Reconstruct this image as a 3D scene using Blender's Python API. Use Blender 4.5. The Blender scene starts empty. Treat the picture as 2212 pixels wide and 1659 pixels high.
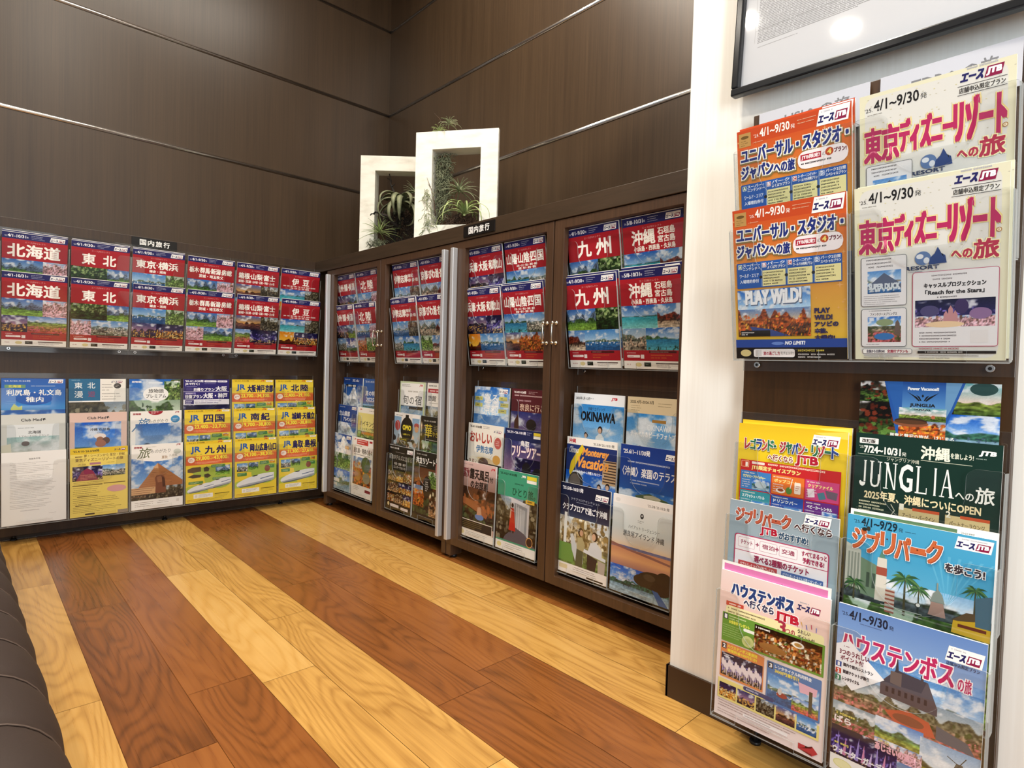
import bpy, bmesh, math, random
import numpy as np
from mathutils import Matrix, Vector

S = bpy.context.scene
COL = S.collection

# ---------------------------------------------------------------- camera
cam_data = bpy.data.cameras.new('camera')
cam_data.sensor_fit = 'HORIZONTAL'
cam_data.sensor_width = 36.0
cam_data.lens = 36.0 * 1275.307 / 2212.0
cam_data.clip_start = 0.02
cam = bpy.data.objects.new('camera', cam_data)
COL.objects.link(cam)
cam.matrix_world = Matrix(((0.7317, -0.0003, -0.6816, 0.0),
                           (-0.6811, 0.0404, -0.7311, 0.0),
                           (0.0277, 0.9992, 0.0294, 0.78),
                           (0, 0, 0, 1)))
S.camera = cam

# ---------------------------------------------------------------- world, lamps, exposure
S.view_settings.view_transform = 'Standard'
S.view_settings.look = 'None'
S.view_settings.exposure = 0.0
S.view_settings.gamma = 1.0
S.view_settings.use_curve_mapping = False
S.cycles.transparent_max_bounces = 24
S.cycles.max_bounces = 7
world = bpy.data.worlds.new('world')
S.world = world
world.use_nodes = True
bg = world.node_tree.nodes['Background']
bg.inputs[0].default_value = (0.92, 0.96, 1.0, 1)
bg.inputs[1].default_value = 0.25

def lamp(name, kind, loc, energy, color, size=0.1, target=None, size_y=None, spread=None, angle=None, blend=0.6):
    d = bpy.data.lights.new(name, kind)
    d.energy = energy
    d.color = color
    if kind == 'AREA':
        d.shape = 'DISK' if size_y is None else 'RECTANGLE'
        d.size = size
        if size_y: d.size_y = size_y
        if spread: d.spread = math.radians(spread)
    elif kind == 'SPOT':
        d.shadow_soft_size = size
        d.spot_size = math.radians(angle)
        d.spot_blend = blend
    o = bpy.data.objects.new(name, d)
    COL.objects.link(o)
    o.location = loc
    if target is not None:
        o.rotation_euler = (Vector(target) - Vector(loc)).to_track_quat('-Z', 'Y').to_euler()
    return o

WARM = (1.0, 0.92, 0.80)
# ceiling lights: a few downlights, plus an added strip to brighten the trims
lamp('added_trim_strip', 'AREA', (0.55, 1.95, 3.16), 42, WARM, size=1.9, size_y=0.10, target=(0.55, 1.951, 0))
for i, (x, y, e) in enumerate([(0.45, 0.9, 25), (-0.75, 0.9, 17), (0.45, -0.4, 24), (-0.75, -0.4, 16), (-1.95, 1.75, 9), (-1.35, 2.15, 9)]):
    lamp('downlight_lamp', 'AREA', (x, y, 3.17), e, WARM, size=0.14, target=(x, y, 0), spread=150)
# spot washing the right-hand wall
lamp('wall_washer_lamp', 'SPOT', (0.95, 0.95, 2.92), 100, WARM, size=0.025, target=(1.9, 1.40, 2.72), angle=82, blend=0.2)
lamp('pier_cool_fill', 'AREA', (-0.5, -1.9, 1.3), 12, (0.80, 0.91, 1.0), size=0.9, size_y=1.6, target=(1.24, -0.05, 0.95), spread=80)  # added cool fill to brighten the pier's right end, not a known window
# spot on the shelf with the framed plants
lamp('shelf_spot_lamp', 'SPOT', (0.55, 1.5, 3.12), 22, WARM, size=0.05, target=(1.62, 2.25, 1.5), angle=36, blend=0.6)
# big shop window behind the photographer
lamp('window_light', 'AREA', (-0.8, -2.3, 1.55), 36, (0.88, 0.95, 1.0), size=3.2, size_y=2.2, target=(-0.5, 3.0, 1.35))

# ---------------------------------------------------------------- materials
def s2l(c):
    return c / 12.92 if c <= 0.04045 else ((c + 0.055) / 1.055) ** 2.4
def hexl(h):
    h = h.lstrip('#')
    if len(h) == 3: h = ''.join(ch * 2 for ch in h)
    return tuple(s2l(int(h[i:i + 2], 16) / 255) for i in (0, 2, 4))

def mat(name, col=(0.5, 0.5, 0.5), rough=0.5, metal=0.0, spec=0.5, coat=0.0):
    m = bpy.data.materials.new(name)
    m.use_nodes = True
    b = m.node_tree.nodes['Principled BSDF']
    b.inputs['Base Color'].default_value = (*col, 1)
    b.inputs['Roughness'].default_value = rough
    b.inputs['Metallic'].default_value = metal
    b.inputs['Specular IOR Level'].default_value = spec
    b.inputs['Coat Weight'].default_value = coat
    return m, m.node_tree, b

def N(t, kind, **kw):
    n = t.nodes.new(kind)
    for k, v in kw.items():
        setattr(n, k, v)
    return n

def mapping(t, scale, loc=(0, 0, 0), coord='Object'):
    tc = N(t, 'ShaderNodeTexCoord')
    mp = N(t, 'ShaderNodeMapping')
    mp.inputs['Scale'].default_value = scale
    mp.inputs['Location'].default_value = loc
    t.links.new(tc.outputs[coord], mp.inputs['Vector'])
    return mp.outputs[0]

def noise(t, vec, scale=1.0, detail=3.0, rough=0.55):
    n = N(t, 'ShaderNodeTexNoise')
    n.inputs['Scale'].default_value = scale
    n.inputs['Detail'].default_value = detail
    n.inputs['Roughness'].default_value = rough
    t.links.new(vec, n.inputs['Vector'])
    return n.outputs[0]

def ramp(t, fac, stops):
    r = N(t, 'ShaderNodeValToRGB')
    e = r.color_ramp.elements
    while len(e) < len(stops): e.new(0.5)
    for i, (p, c) in enumerate(stops):
        e[i].position = p
        e[i].color = (*c, 1)
    t.links.new(fac, r.inputs[0])
    return r.outputs[0]

def math_n(t, op, a, b=None, c=None, clamp=False):
    n = N(t, 'ShaderNodeMath', operation=op, use_clamp=clamp)
    for i, v in enumerate((a, b, c)):
        if v is None: continue
        if isinstance(v, (int, float)): n.inputs[i].default_value = v
        else: t.links.new(v, n.inputs[i])
    return n.outputs[0]

def mixc(t, fac, a, b, mode='MIX'):
    n = N(t, 'ShaderNodeMix', data_type='RGBA', blend_type=mode)
    if isinstance(fac, (int, float)): n.inputs[0].default_value = fac
    else: t.links.new(fac, n.inputs[0])
    for i, v in ((6, a), (7, b)):
        if isinstance(v, tuple): n.inputs[i].default_value = (*v, 1) if len(v) == 3 else v
        else: t.links.new(v, n.inputs[i])
    return n.outputs[2]

def laminate(name, dark, light, rough, scale, bump=0.02):
    m, t, b = mat(name, rough=rough)
    fine = noise(t, mapping(t, scale), 1.0, 4.0, 0.6)
    broad = noise(t, mapping(t, tuple(v * 0.13 for v in scale)), 1.0, 2.0, 0.5)
    f = math_n(t, 'ADD', math_n(t, 'MULTIPLY', fine, 0.65), math_n(t, 'MULTIPLY', broad, 0.35))
    t.links.new(ramp(t, f, [(0.32, dark), (0.68, light)]), b.inputs['Base Color'])
    bp = N(t, 'ShaderNodeBump')
    bp.inputs['Strength'].default_value = bump
    bp.inputs['Distance'].default_value = 0.001
    t.links.new(fine, bp.inputs['Height'])
    t.links.new(bp.outputs[0], b.inputs['Normal'])
    return m

M = {}
M['wall_wood'] = laminate('dark_wall_laminate', hexl('3a2c1f'), hexl('4b3a29'), 0.34, (150, 150, 2.2))
M['cab_wood'] = laminate('dark_cabinet_laminate', hexl('3e2a1b'), hexl('563c28'), 0.42, (90, 90, 4.0))
M['rail_wood'] = laminate('dark_rail_laminate', hexl('352819'), hexl('473626'), 0.42, (90, 5.0, 90))
M['board_wood'] = laminate('brown_board_laminate', hexl('342007'), hexl('4a2d10'), 0.42, (120, 120, 6.0), 0.05)
M['left_board'] = laminate('dark_board_laminate', hexl('32241a'), hexl('453220'), 0.42, (90, 90, 4.0))
M['pier'] = laminate('cream_wall_laminate', hexl('efeae0'), hexl('f7f4ec'), 0.5, (140, 140, 3.0))
M['base'] = mat('brown_baseboard_vinyl', hexl('3d2a1c'), 0.45)[0]
M['ceiling'] = mat('white_ceiling_board', hexl('e9e6df'), 0.8)[0]
M['chrome'] = mat('polished_chrome', (0.85, 0.84, 0.83), 0.2, 1.0)[0]
M['alu'] = mat('brushed_aluminium', (0.66, 0.66, 0.67), 0.42, 0.55)[0]
M['brass'] = mat('satin_nickel_brass', (0.72, 0.66, 0.55), 0.22, 1.0)[0]
M['black'] = mat('black_plastic', (0.012, 0.011, 0.011), 0.4)[0]
M['gapdark'] = mat('dark_recess', (0.012, 0.008, 0.005), 0.8)[0]
M['frame_black'] = mat('gloss_black_frame', (0.012, 0.012, 0.013), 0.18)[0]
M['paper'] = mat('white_paper_edge', hexl('eeece6'), 0.7)[0]
M['sheet'] = mat('white_poster_paper', hexl('eceaea'), 0.6)[0]

def white_wood():
    m, t, b = mat('white_washed_wood', rough=0.6)
    f = noise(t, mapping(t, (9, 9, 26)), 1.0, 5.0, 0.6)
    t.links.new(ramp(t, f, [(0.25, hexl('d8d2c2')), (0.5, hexl('f1eddf')), (0.8, hexl('f8f5ea'))]), b.inputs['Base Color'])
    return m
M['white_wood'] = white_wood()

def print_mat():
    m, t, b = mat('printed_coated_paper', rough=0.38, spec=0.4)
    a = N(t, 'ShaderNodeAttribute', attribute_name='print')
    t.links.new(a.outputs['Color'], b.inputs['Base Color'])
    return m
M['print'] = print_mat()

def acrylic():
    m = bpy.data.materials.new('clear_acrylic_sheet')
    m.use_nodes = True
    t = m.node_tree
    t.nodes.clear()
    out = N(t, 'ShaderNodeOutputMaterial')
    tr = N(t, 'ShaderNodeBsdfTransparent')
    tr.inputs[0].default_value = (0.985, 0.988, 0.988, 1)
    gl = N(t, 'ShaderNodeBsdfGlossy')
    gl.inputs['Roughness'].default_value = 0.05
    lw = N(t, 'ShaderNodeLayerWeight')
    lw.inputs[0].default_value = 0.5
    fac = math_n(t, 'MULTIPLY_ADD', math_n(t, 'POWER', lw.outputs['Facing'], 4.0), 0.55, 0.04)
    mx = N(t, 'ShaderNodeMixShader')
    t.links.new(fac, mx.inputs[0])
    t.links.new(tr.outputs[0], mx.inputs[1])
    t.links.new(gl.outputs[0], mx.inputs[2])
    t.links.new(mx.outputs[0], out.inputs[0])
    e = bpy.data.materials.new('acrylic_cut_edge')
    e.use_nodes = True
    t = e.node_tree
    t.nodes.clear()
    out = N(t, 'ShaderNodeOutputMaterial')
    tr = N(t, 'ShaderNodeBsdfTransparent')
    tr.inputs[0].default_value = (0.8, 0.84, 0.83, 1)
    df = N(t, 'ShaderNodeBsdfPrincipled')
    df.inputs['Base Color'].default_value = (0.55, 0.57, 0.56, 1)
    df.inputs['Roughness'].default_value = 0.25
    mx = N(t, 'ShaderNodeMixShader')
    mx.inputs[0].default_value = 0.5
    t.links.new(tr.outputs[0], mx.inputs[1])
    t.links.new(df.outputs[0], mx.inputs[2])
    t.links.new(mx.outputs[0], out.inputs[0])
    return m, e
M['acrylic'], M['edge'] = acrylic()

def floor_mat():
    m, t, b = mat('striped_wood_vinyl_floor', rough=0.3)
    a = N(t, 'ShaderNodeAttribute', attribute_name='tone')
    sp = N(t, 'ShaderNodeSeparateColor')
    t.links.new(a.outputs['Color'], sp.inputs[0])
    darkf, r1, r2 = sp.outputs[0], sp.outputs[1], sp.outputs[2]
    tc = N(t, 'ShaderNodeTexCoord')
    sx = N(t, 'ShaderNodeSeparateXYZ')
    t.links.new(tc.outputs['Object'], sx.inputs[0])
    def vec(kx, ky, kz):
        c = N(t, 'ShaderNodeCombineXYZ')
        t.links.new(math_n(t, 'MULTIPLY', sx.outputs[0], kx), c.inputs[0])
        t.links.new(math_n(t, 'MULTIPLY', sx.outputs[1], ky), c.inputs[1])
        t.links.new(math_n(t, 'MULTIPLY', r1, kz), c.inputs[2])
        return c.outputs[0]
    # cathedral growth rings: contour lines of a long soft noise
    n1 = noise(t, vec(7.0, 1.15, 40.0), 1.0, 1.5, 0.4)
    ring = math_n(t, 'PINGPONG', math_n(t, 'MULTIPLY', n1, 22.0), 0.5)
    ring = math_n(t, 'SMOOTH_MIN', math_n(t, 'MULTIPLY', ring, 3.2), 1.0, 0.3)
    fib = noise(t, vec(150.0, 1.6, 13.0), 1.0, 3.0, 0.6)
    blot = noise(t, vec(14.0, 3.0, 71.0), 1.0, 3.0, 0.5)
    g = math_n(t, 'ADD', math_n(t, 'MULTIPLY', ring, 0.15), math_n(t, 'MULTIPLY', fib, 0.42))
    g = math_n(t, 'ADD', g, math_n(t, 'MULTIPLY', blot, 0.42))
    g = math_n(t, 'ADD', g, math_n(t, 'MULTIPLY', math_n(t, 'SUBTRACT', r2, 0.5), 0.26))
    lightc = ramp(t, g, [(0.30, hexl('a87838')), (0.55, hexl('cb9a50')), (0.85, hexl('dcb068'))])
    darkc = ramp(t, g, [(0.30, hexl('653a17')), (0.55, hexl('8a5123')), (0.85, hexl('a0632e'))])
    t.links.new(mixc(t, darkf, lightc, darkc), b.inputs['Base Color'])
    t.links.new(math_n(t, 'ADD', math_n(t, 'MULTIPLY', fib, 0.14), 0.22), b.inputs['Roughness'])
    bp = N(t, 'ShaderNodeBump')
    bp.inputs['Strength'].default_value = 0.06
    bp.inputs['Distance'].default_value = 0.001
    t.links.new(math_n(t, 'ADD', fib, ring), bp.inputs['Height'])
    t.links.new(bp.outputs[0], b.inputs['Normal'])
    return m
M['floor'] = floor_mat()

def leather():
    m, t, b = mat('brown_vinyl_upholstery', hexl('2e2019'), 0.66)
    n = noise(t, mapping(t, (260, 260, 260)), 1.0, 2.0)
    bp = N(t, 'ShaderNodeBump')
    bp.inputs['Strength'].default_value = 0.12
    bp.inputs['Distance'].default_value = 0.001
    t.links.new(n, bp.inputs['Height'])
    t.links.new(bp.outputs[0], b.inputs['Normal'])
    return m
M['leather'] = leather()
M['piping'] = mat('seam_piping_highlight', hexl('54443b'), 0.6)[0]  # seam piping, paler because the thin highlights are put into its colour

def leafmat(name, a, c, rough=0.55):
    m, t, b = mat(name, rough=rough)
    f = noise(t, mapping(t, (30, 30, 30)), 1.0, 3.0)
    t.links.new(ramp(t, f, [(0.3, hexl(a)), (0.7, hexl(c))]), b.inputs['Base Color'])
    return m
M['leaf_green'] = leafmat('bright_green_leaf', '77904a', 'b9c486')
M['leaf_grey'] = leafmat('silvery_green_leaf', '6f7a55', 'b4b894')
M['leaf_dark'] = leafmat('grey_green_curled_leaf', '5d6448', '9a9c78')
M['moss'] = leafmat('hanging_grey_moss', '545a44', '858a6c', 0.8)
M['bark'] = leafmat('brown_bark_chips', '2b1c12', '5b4230', 0.85)
M['drift'] = leafmat('dark_driftwood', '120e0b', '2e241c', 0.8)
M['palebark'] = leafmat('pale_bark', '8d8678', 'd3cdbf', 0.8)

# ---------------------------------------------------------------- object helpers
def obj(name, me, parent=None, mats=(), loc=None, rot=None):
    o = bpy.data.objects.new(name, me)
    COL.objects.link(o)
    for m in mats:
        if m.name not in [x.name for x in me.materials if x]: me.materials.append(m)
    if parent is not None: o.parent = parent
    if loc is not None: o.location = loc
    if rot is not None: o.rotation_euler = rot
    return o

def tag(o, label, cat, group=None):
    o['label'] = label
    o['category'] = cat
    if group: o['group'] = group
    return o

def thing(name, label, cat, loc=(0, 0, 0), rot=(0, 0, 0), group=None):
    o = bpy.data.objects.new(name, None)
    o.empty_display_size = 0.05
    COL.objects.link(o)
    o.location = loc
    o.rotation_euler = rot
    return tag(o, label, cat, group)

def dup(root, loc, rot, label, group=None):
    r = root.copy(); COL.objects.link(r); r.location = loc; r.rotation_euler = rot
    r['label'] = label
    if group: r['group'] = group
    for ch in list(root.children):
        c = ch.copy(); COL.objects.link(c); c.parent = r
        for g in list(ch.children):
            d = g.copy(); COL.objects.link(d); d.parent = c
    return r

def bm_box(bm, a, b, mi=0):
    x0, y0, z0 = [min(p, q) for p, q in zip(a, b)]
    x1, y1, z1 = [max(p, q) for p, q in zip(a, b)]
    v = [bm.verts.new(p) for p in ((x0, y0, z0), (x1, y0, z0), (x1, y1, z0), (x0, y1, z0), (x0, y0, z1), (x1, y0, z1), (x1, y1, z1), (x0, y1, z1))]
    for f in ((0, 3, 2, 1), (4, 5, 6, 7), (0, 1, 5, 4), (1, 2, 6, 5), (2, 3, 7, 6), (3, 0, 4, 7)):
        bm.faces.new([v[i] for i in f]).material_index = mi

def finish(bm, name, bevel=0.0, seg=2, smooth=False):
    if bevel > 0:
        bmesh.ops.bevel(bm, geom=[e for e in bm.edges], offset=bevel, segments=seg, affect='EDGES', profile=0.5, clamp_overlap=True)
    bmesh.ops.recalc_face_normals(bm, faces=bm.faces)
    me = bpy.data.meshes.new(name)
    bm.to_mesh(me)
    bm.free()
    if smooth:
        for p in me.polygons: p.use_smooth = True
    return me

def boxes(name, lst, m, parent=None, bevel=0.0, loc=None):
    bm = bmesh.new()
    for a, b in lst: bm_box(bm, a, b)
    return obj(name, finish(bm, name, bevel), parent, (m,), loc)

def bm_tube(bm, pts, radii, seg=8, cap=True, mi=0):
    pts = [Vector(p) for p in pts]
    rings = []
    up = Vector((0.13, 0.31, 0.94))
    for i, p in enumerate(pts):
        d = (pts[min(i + 1, len(pts) - 1)] - pts[max(i - 1, 0)])
        if d.length < 1e-9: d = Vector((0, 0, 1))
        d.normalize()
        if abs(d.dot(up)) > 0.96: up = Vector((1, 0.2, 0.1)).normalized()
        u = d.cross(up).normalized()
        w = d.cross(u).normalized()
        up = -w if (-w).dot(up) > 0 else w
        r = radii[i] if hasattr(radii, '__len__') else radii
        rings.append([bm.verts.new(p + (u * math.cos(2 * math.pi * k / seg) + w * math.sin(2 * math.pi * k / seg)) * r) for k in range(seg)])
    for a, b in zip(rings, rings[1:]):
        for k in range(seg):
            f = bm.faces.new((a[k], a[(k + 1) % seg], b[(k + 1) % seg], b[k]))
            f.smooth = True
            f.material_index = mi
    if cap:
        bm.faces.new(rings[0][::-1]).material_index = mi
        bm.faces.new(rings[-1]).material_index = mi

def tube(name, pts, r, m, parent=None, seg=8):
    bm = bmesh.new()
    bm_tube(bm, pts, r, seg)
    bmesh.ops.recalc_face_normals(bm, faces=bm.faces)
    me = bpy.data.meshes.new(name)
    bm.to_mesh(me); bm.free()
    return obj(name, me, parent, (m,))

def structure(o):
    o['kind'] = 'structure'
    return o

# ---------------------------------------------------------------- the room
YW, XW, HC = 3.20, 1.90, 3.20          # back-left wall, right wall, ceiling height
XP, YP = 1.244, 0.752                  # face and corner of the pale pier
structure(boxes('wall_left', [((-2.2, YW, 0), (XW + 0.1, YW + 0.1, HC))], M['wall_wood']))
structure(boxes('wall_right', [((XW, YP - 0.3, 0), (XW + 0.1, YW, HC))], M['wall_wood']))
structure(boxes('wall_pier', [((XP, -1.6, 0), (XW, YP, HC))], M['pier'], bevel=0.002))
structure(boxes('baseboard_pier', [((XP - 0.006, -1.6, 0), (XP, YP + 0.004, 0.076)), ((XP - 0.006, YP, 0), (XW, YP + 0.006, 0.076))], M['base']))
structure(boxes('ceiling', [((-2.2, -2.4, HC), (XW + 0.1, YW + 0.1, HC + 0.08))], M['ceiling']))

def build_floor():
    rng = random.Random(7)
    edges = [-1.569, -1.269, -0.969, -0.669, -0.369, -0.069, 0.231, 0.531, 0.794, 1.128, 1.425, 1.72, 2.0]
    V, F, T = [], [], []
    dark = False
    g = 0.0006
    for k in range(len(edges) - 1):
        x0, x1 = edges[k], edges[k + 1]
        dk = 1.0 if (k % 2 == 0) else 0.0   # stripe beginning at 0.231 is dark
        half = (x0 + x1) / 2
        for c, (a, b) in enumerate(((x0, half), (half, x1))):
            y = -2.4 - rng.random() * 0.8
            while y < YW:
                ln = 0.92
                ya, yb = max(y, -2.4), min(y + ln, YW)
                if yb > ya + 0.01:
                    i = len(V)
                    V += [(a + g, ya + g, 0), (b - g, ya + g, 0), (b - g, yb - g, 0), (a + g, yb - g, 0)]
                    F.append((i, i + 1, i + 2, i + 3))
                    T += [(dk, rng.random(), rng.random(), 1)] * 4
                y += ln
    i = len(V)
    V += [(-2.2, -2.4, -0.0012), (2.0, -2.4, -0.0012), (2.0, YW, -0.0012), (-2.2, YW, -0.0012)]
    F.append((i, i + 1, i + 2, i + 3)); T += [(1, 0, 0, 1)] * 4
    me = bpy.data.meshes.new('floor')
    me.from_pydata(V, [], F)
    at = me.color_attributes.new('tone', 'FLOAT_COLOR', 'POINT')
    at.data.foreach_set('color', np.array(T, dtype=np.float32).ravel())
    return structure(obj('floor', me, None, (M['floor'],)))
build_floor()

def trim_profile(name, p0, p1, out):
    # half-round polished strip running from p0 to p1, standing proud along 'out'
    p0, p1, out = Vector(p0), Vector(p1), Vector(out)
    bm = bmesh.new()
    seg = 8
    ra, rb = [], []
    for k in range(seg + 1):
        a = math.pi * k / seg
        off = out * (0.006 * math.sin(a)) + Vector((0, 0, 0.0088 * math.cos(a)))
        ra.append(bm.verts.new(p0 + off)); rb.append(bm.verts.new(p1 + off))
    for k in range(seg):
        bm.faces.new((ra[k], ra[k + 1], rb[k + 1], rb[k])).smooth = True
    bm.faces.new((ra[0], ra[-1], rb[-1], rb[0])); bm.faces.new(ra); bm.faces.new(rb)
    return structure(obj(name, finish(bm, name), None, (M['chrome'],)))
k = 1
for z in (1.781, 2.279, 2.780):
    trim_profile('trim_%d' % k, (-2.2, YW, z), (XW - 0.001, YW, z), (0, -1, 0)); k += 1
    trim_profile('trim_%d' % k, (XW, YP, z), (XW, YW - 0.006, z), (-1, 0, 0)); k += 1

# ---------------------------------------------------------------- cabinets along the right wall
XF = 1.437
def ring_mesh(name, y0, y1, z0, z1, oy0, oy1, oz0, oz1, depth, bevel=0.0015):
    # picture-frame shaped box (outer rectangle minus opening), front at x = 0
    bm = bmesh.new()
    def loop(x, a, b, c, d):
        return [bm.verts.new(p) for p in ((x, a, c), (x, b, c), (x, b, d), (x, a, d))]
    fo, fi = loop(0, y0, y1, z0, z1), loop(0, oy0, oy1, oz0, oz1)
    bo, bi = loop(depth, y0, y1, z0, z1), loop(depth, oy0, oy1, oz0, oz1)
    for i in range(4):
        j = (i + 1) % 4
        bm.faces.new((fo[i], fo[j], fi[j], fi[i])); bm.faces.new((bo[j], bo[i], bi[i], bi[j]))
        bm.faces.new((fo[j], fo[i], bo[i], bo[j])); bm.faces.new((fi[i], fi[j], bi[j], bi[i]))
    return finish(bm, name, bevel)

def cabinet(y_left, label, bars):
    W = 1.108
    root = thing('display_cabinet', label, 'cabinet', (XF, y_left, 0), group='dark wood brochure cabinets')
    boxes('carcass', [((0.122, -0.002, 0.062), (0.455, -W + 0.002, 1.264))], M['cab_wood'], root)
    for d, (a, b, oa, ob) in enumerate(((-0.001, -0.5525, -0.080, -0.520), (-0.5575, -W + 0.001, -0.600, -1.035))):
        fr = obj('door', ring_mesh('door', a, b, 0.059, 1.266, oa, ob, 0.090, 1.236, 0.022), root, (M['cab_wood'],))
        boxes('panel', [((0.109, a, 0.059), (0.119, b, 1.266)), ((0.0221, a, 0.059), (0.1089, a - 0.004, 1.266)), ((0.0221, b, 0.059), (0.1089, b + 0.004, 1.266)), ((0.0221, a - 0.004, 0.059), (0.1089, b + 0.004, 0.082)), ((0.0221, a - 0.004, 1.246), (0.1089, b + 0.004, 1.266))], M['cab_wood'], fr)
        hy = (-0.536, -0.578)[d]
        bm = bmesh.new()
        bm_tube(bm, [(0, hy, 0.862), (-0.020, hy, 0.864), (-0.024, hy, 0.870), (-0.024, hy, 0.920), (-0.020, hy, 0.926), (0, hy, 0.928)], 0.0032, 8)
        for zz in (0.862, 0.928):
            bmesh.ops.create_uvsphere(bm, u_segments=10, v_segments=8, radius=0.0058, matrix=Matrix.Translation((-0.020, hy, zz)))
            bm_tube(bm, [(-0.001, hy, zz), (-0.004, hy, zz)], 0.0065, 10)
        obj('handle', finish(bm, 'handle', smooth=True), fr, (M['brass'],))
        if bars[d] is not None:
            by = bars[d]
            boxes('pull_bar', [((-0.024, by - 0.009, 0.080), (0.0, by + 0.009, 1.243))], M['alu'], fr, 0.003)
    for ly in (-0.016, -W + 0.016):
        for lx in (0.002, 0.395):
            lg = boxes('leg', [((lx, ly - 0.0145, 0.012), (lx + 0.058, ly + 0.0145, 0.0615))], M['cab_wood'], root, 0.001)
            bm = bmesh.new(); bm_tube(bm, [(lx + 0.029, ly, 0.0), (lx + 0.029, ly, 0.0125)], 0.014, 12)
            obj('foot', finish(bm, 'foot'), lg, (M['black'],))
    return root
cabinet(3.021, 'dark wood brochure cabinet nearest the corner, one pull bar at each outer edge', (-0.036, -1.076))
cabinet(1.911, 'dark wood brochure cabinet beside the cream wall, single pull bar on its left', (-0.026, None))
tag(boxes('cabinet_top', [((-0.004, -1.18, 1.268), (0.461, 1.180, 1.328))], M['rail_wood'], None, 0.0015, (XF, 1.98, 0)),
    'long dark wood slab laid over both cabinets, framed plants stand on it', 'countertop')

# ---------------------------------------------------------------- flat boards that carry acrylic racks
def board(label, lx, w, z0, z1, th, loc, rot):
    root = thing('display_board', label, 'display board', loc, rot, 'brochure display boards')
    boxes('panel', [((0, 0, z0), (w, th, z1))], M['board_wood'] if th < 0.028 else M['left_board'], root, 0.0012)
    n = 2 if w < 0.6 else 4
    for i in range(n):
        fx = 0.05 + (w - 0.1) * i / (n - 1)
        bm = bmesh.new(); bm_tube(bm, [(fx, th / 2, 0), (fx, th / 2, 0.006)], 0.0115, 14); bm_tube(bm, [(fx, th / 2, 0.006), (fx, th / 2, z0 + 0.001)], 0.006, 10)
        obj('foot', finish(bm, 'foot'), root, (M['black'],))
    return root
R90 = (0, 0, -math.pi / 2)
YB, XB, XPB = 3.165, 1.548, 1.214        # faces of left board, cabinet panels, pier board
board('long dark wood board on the left wall carrying three pairs of racks', 0, 1.765, 0.022, 1.328, 0.03, (0.107, YB, 0), (0, 0, 0))
board('narrow brown wood board leaning flat on the cream wall, carrying theme park brochures', 0, 0.442, 0.036, 1.318, 0.026, (XPB, 0.582, 0), R90)

# ---------------------------------------------------------------- acrylic racks
PW, BW, BH = 0.220, 0.2075, 0.294        # pocket pitch, brochure size
LEAN_U, LEAN_L = math.atan2(0.045, 0.294), -math.atan2(0.008, 0.294)
# tier: (bottom height, outward distance of the cover at its bottom, lean)
TIERS = {'upper': [(0.811, -0.047, LEAN_U), (0.968, -0.041, LEAN_U)],
         'lower': [(0.086, -0.088, LEAN_L), (0.236, -0.060, LEAN_L), (0.382, -0.032, LEAN_L)]}

def pocket_front():
    w, h = 0.217, 0.258
    P = []
    def arc(cx, cy, r, a0, a1, n):
        for i in range(n + 1):
            a = math.radians(a0 + (a1 - a0) * i / n)
            P.append((cx + r * math.cos(a), cy + r * math.sin(a)))
    P += [(0.0, 0.0), (0.052, 0.0), (0.052, 0.019), (0.165, 0.019), (0.165, 0.0), (w, 0.0)]
    arc(w - 0.004, h - 0.004, 0.004, 0, 90, 3)
    c, r, q = w / 2, 0.060, 0.016
    arc(c + r + q, h - q, q, 90, 180, 6)
    arc(c, h - 0.045, r, 0, -180, 20)
    arc(c - r - q, h - q, q, 0, 90, 6)
    arc(0.004, h - 0.004, 0.004, 90, 180, 3)
    bm = bmesh.new()
    f = [bm.verts.new((x, 0, z)) for x, z in P]
    b = [bm.verts.new((x, 0.0022, z)) for x, z in P]
    bm.faces.new(f); bm.faces.new(b[::-1])
    for i in range(len(P)):
        j = (i + 1) % len(P)
        bm.faces.new((f[j], f[i], b[i], b[j])).material_index = 1
    bmesh.ops.triangulate(bm, faces=[x for x in bm.faces if len(x.verts) > 4])
    return finish(bm, 'pocket_front')
PF = pocket_front()

def sheet(name, a, b, parent, thin, loc=None, rot=None):
    # clear sheet: the two big faces are acrylic, the cut edges show
    bm = bmesh.new(); bm_box(bm, a, b)
    for f in bm.faces:
        f.normal_update()
        if abs(f.normal[thin]) < 0.5: f.material_index = 1
    return obj(name, finish(bm, name), parent, (M['acrylic'], M['edge']), loc, rot)

def screw_mesh():
    bm = bmesh.new()
    bm_tube(bm, [(0, 0, 0), (0, -0.004, 0)], [0.0068, 0.0058], 14)
    bm_tube(bm, [(0, -0.0041, 0), (0, -0.0046, 0)], [0.0030, 0.0028], 10, mi=1)
    return finish(bm, 'screw', smooth=False)
SCREW = screw_mesh()

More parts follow.
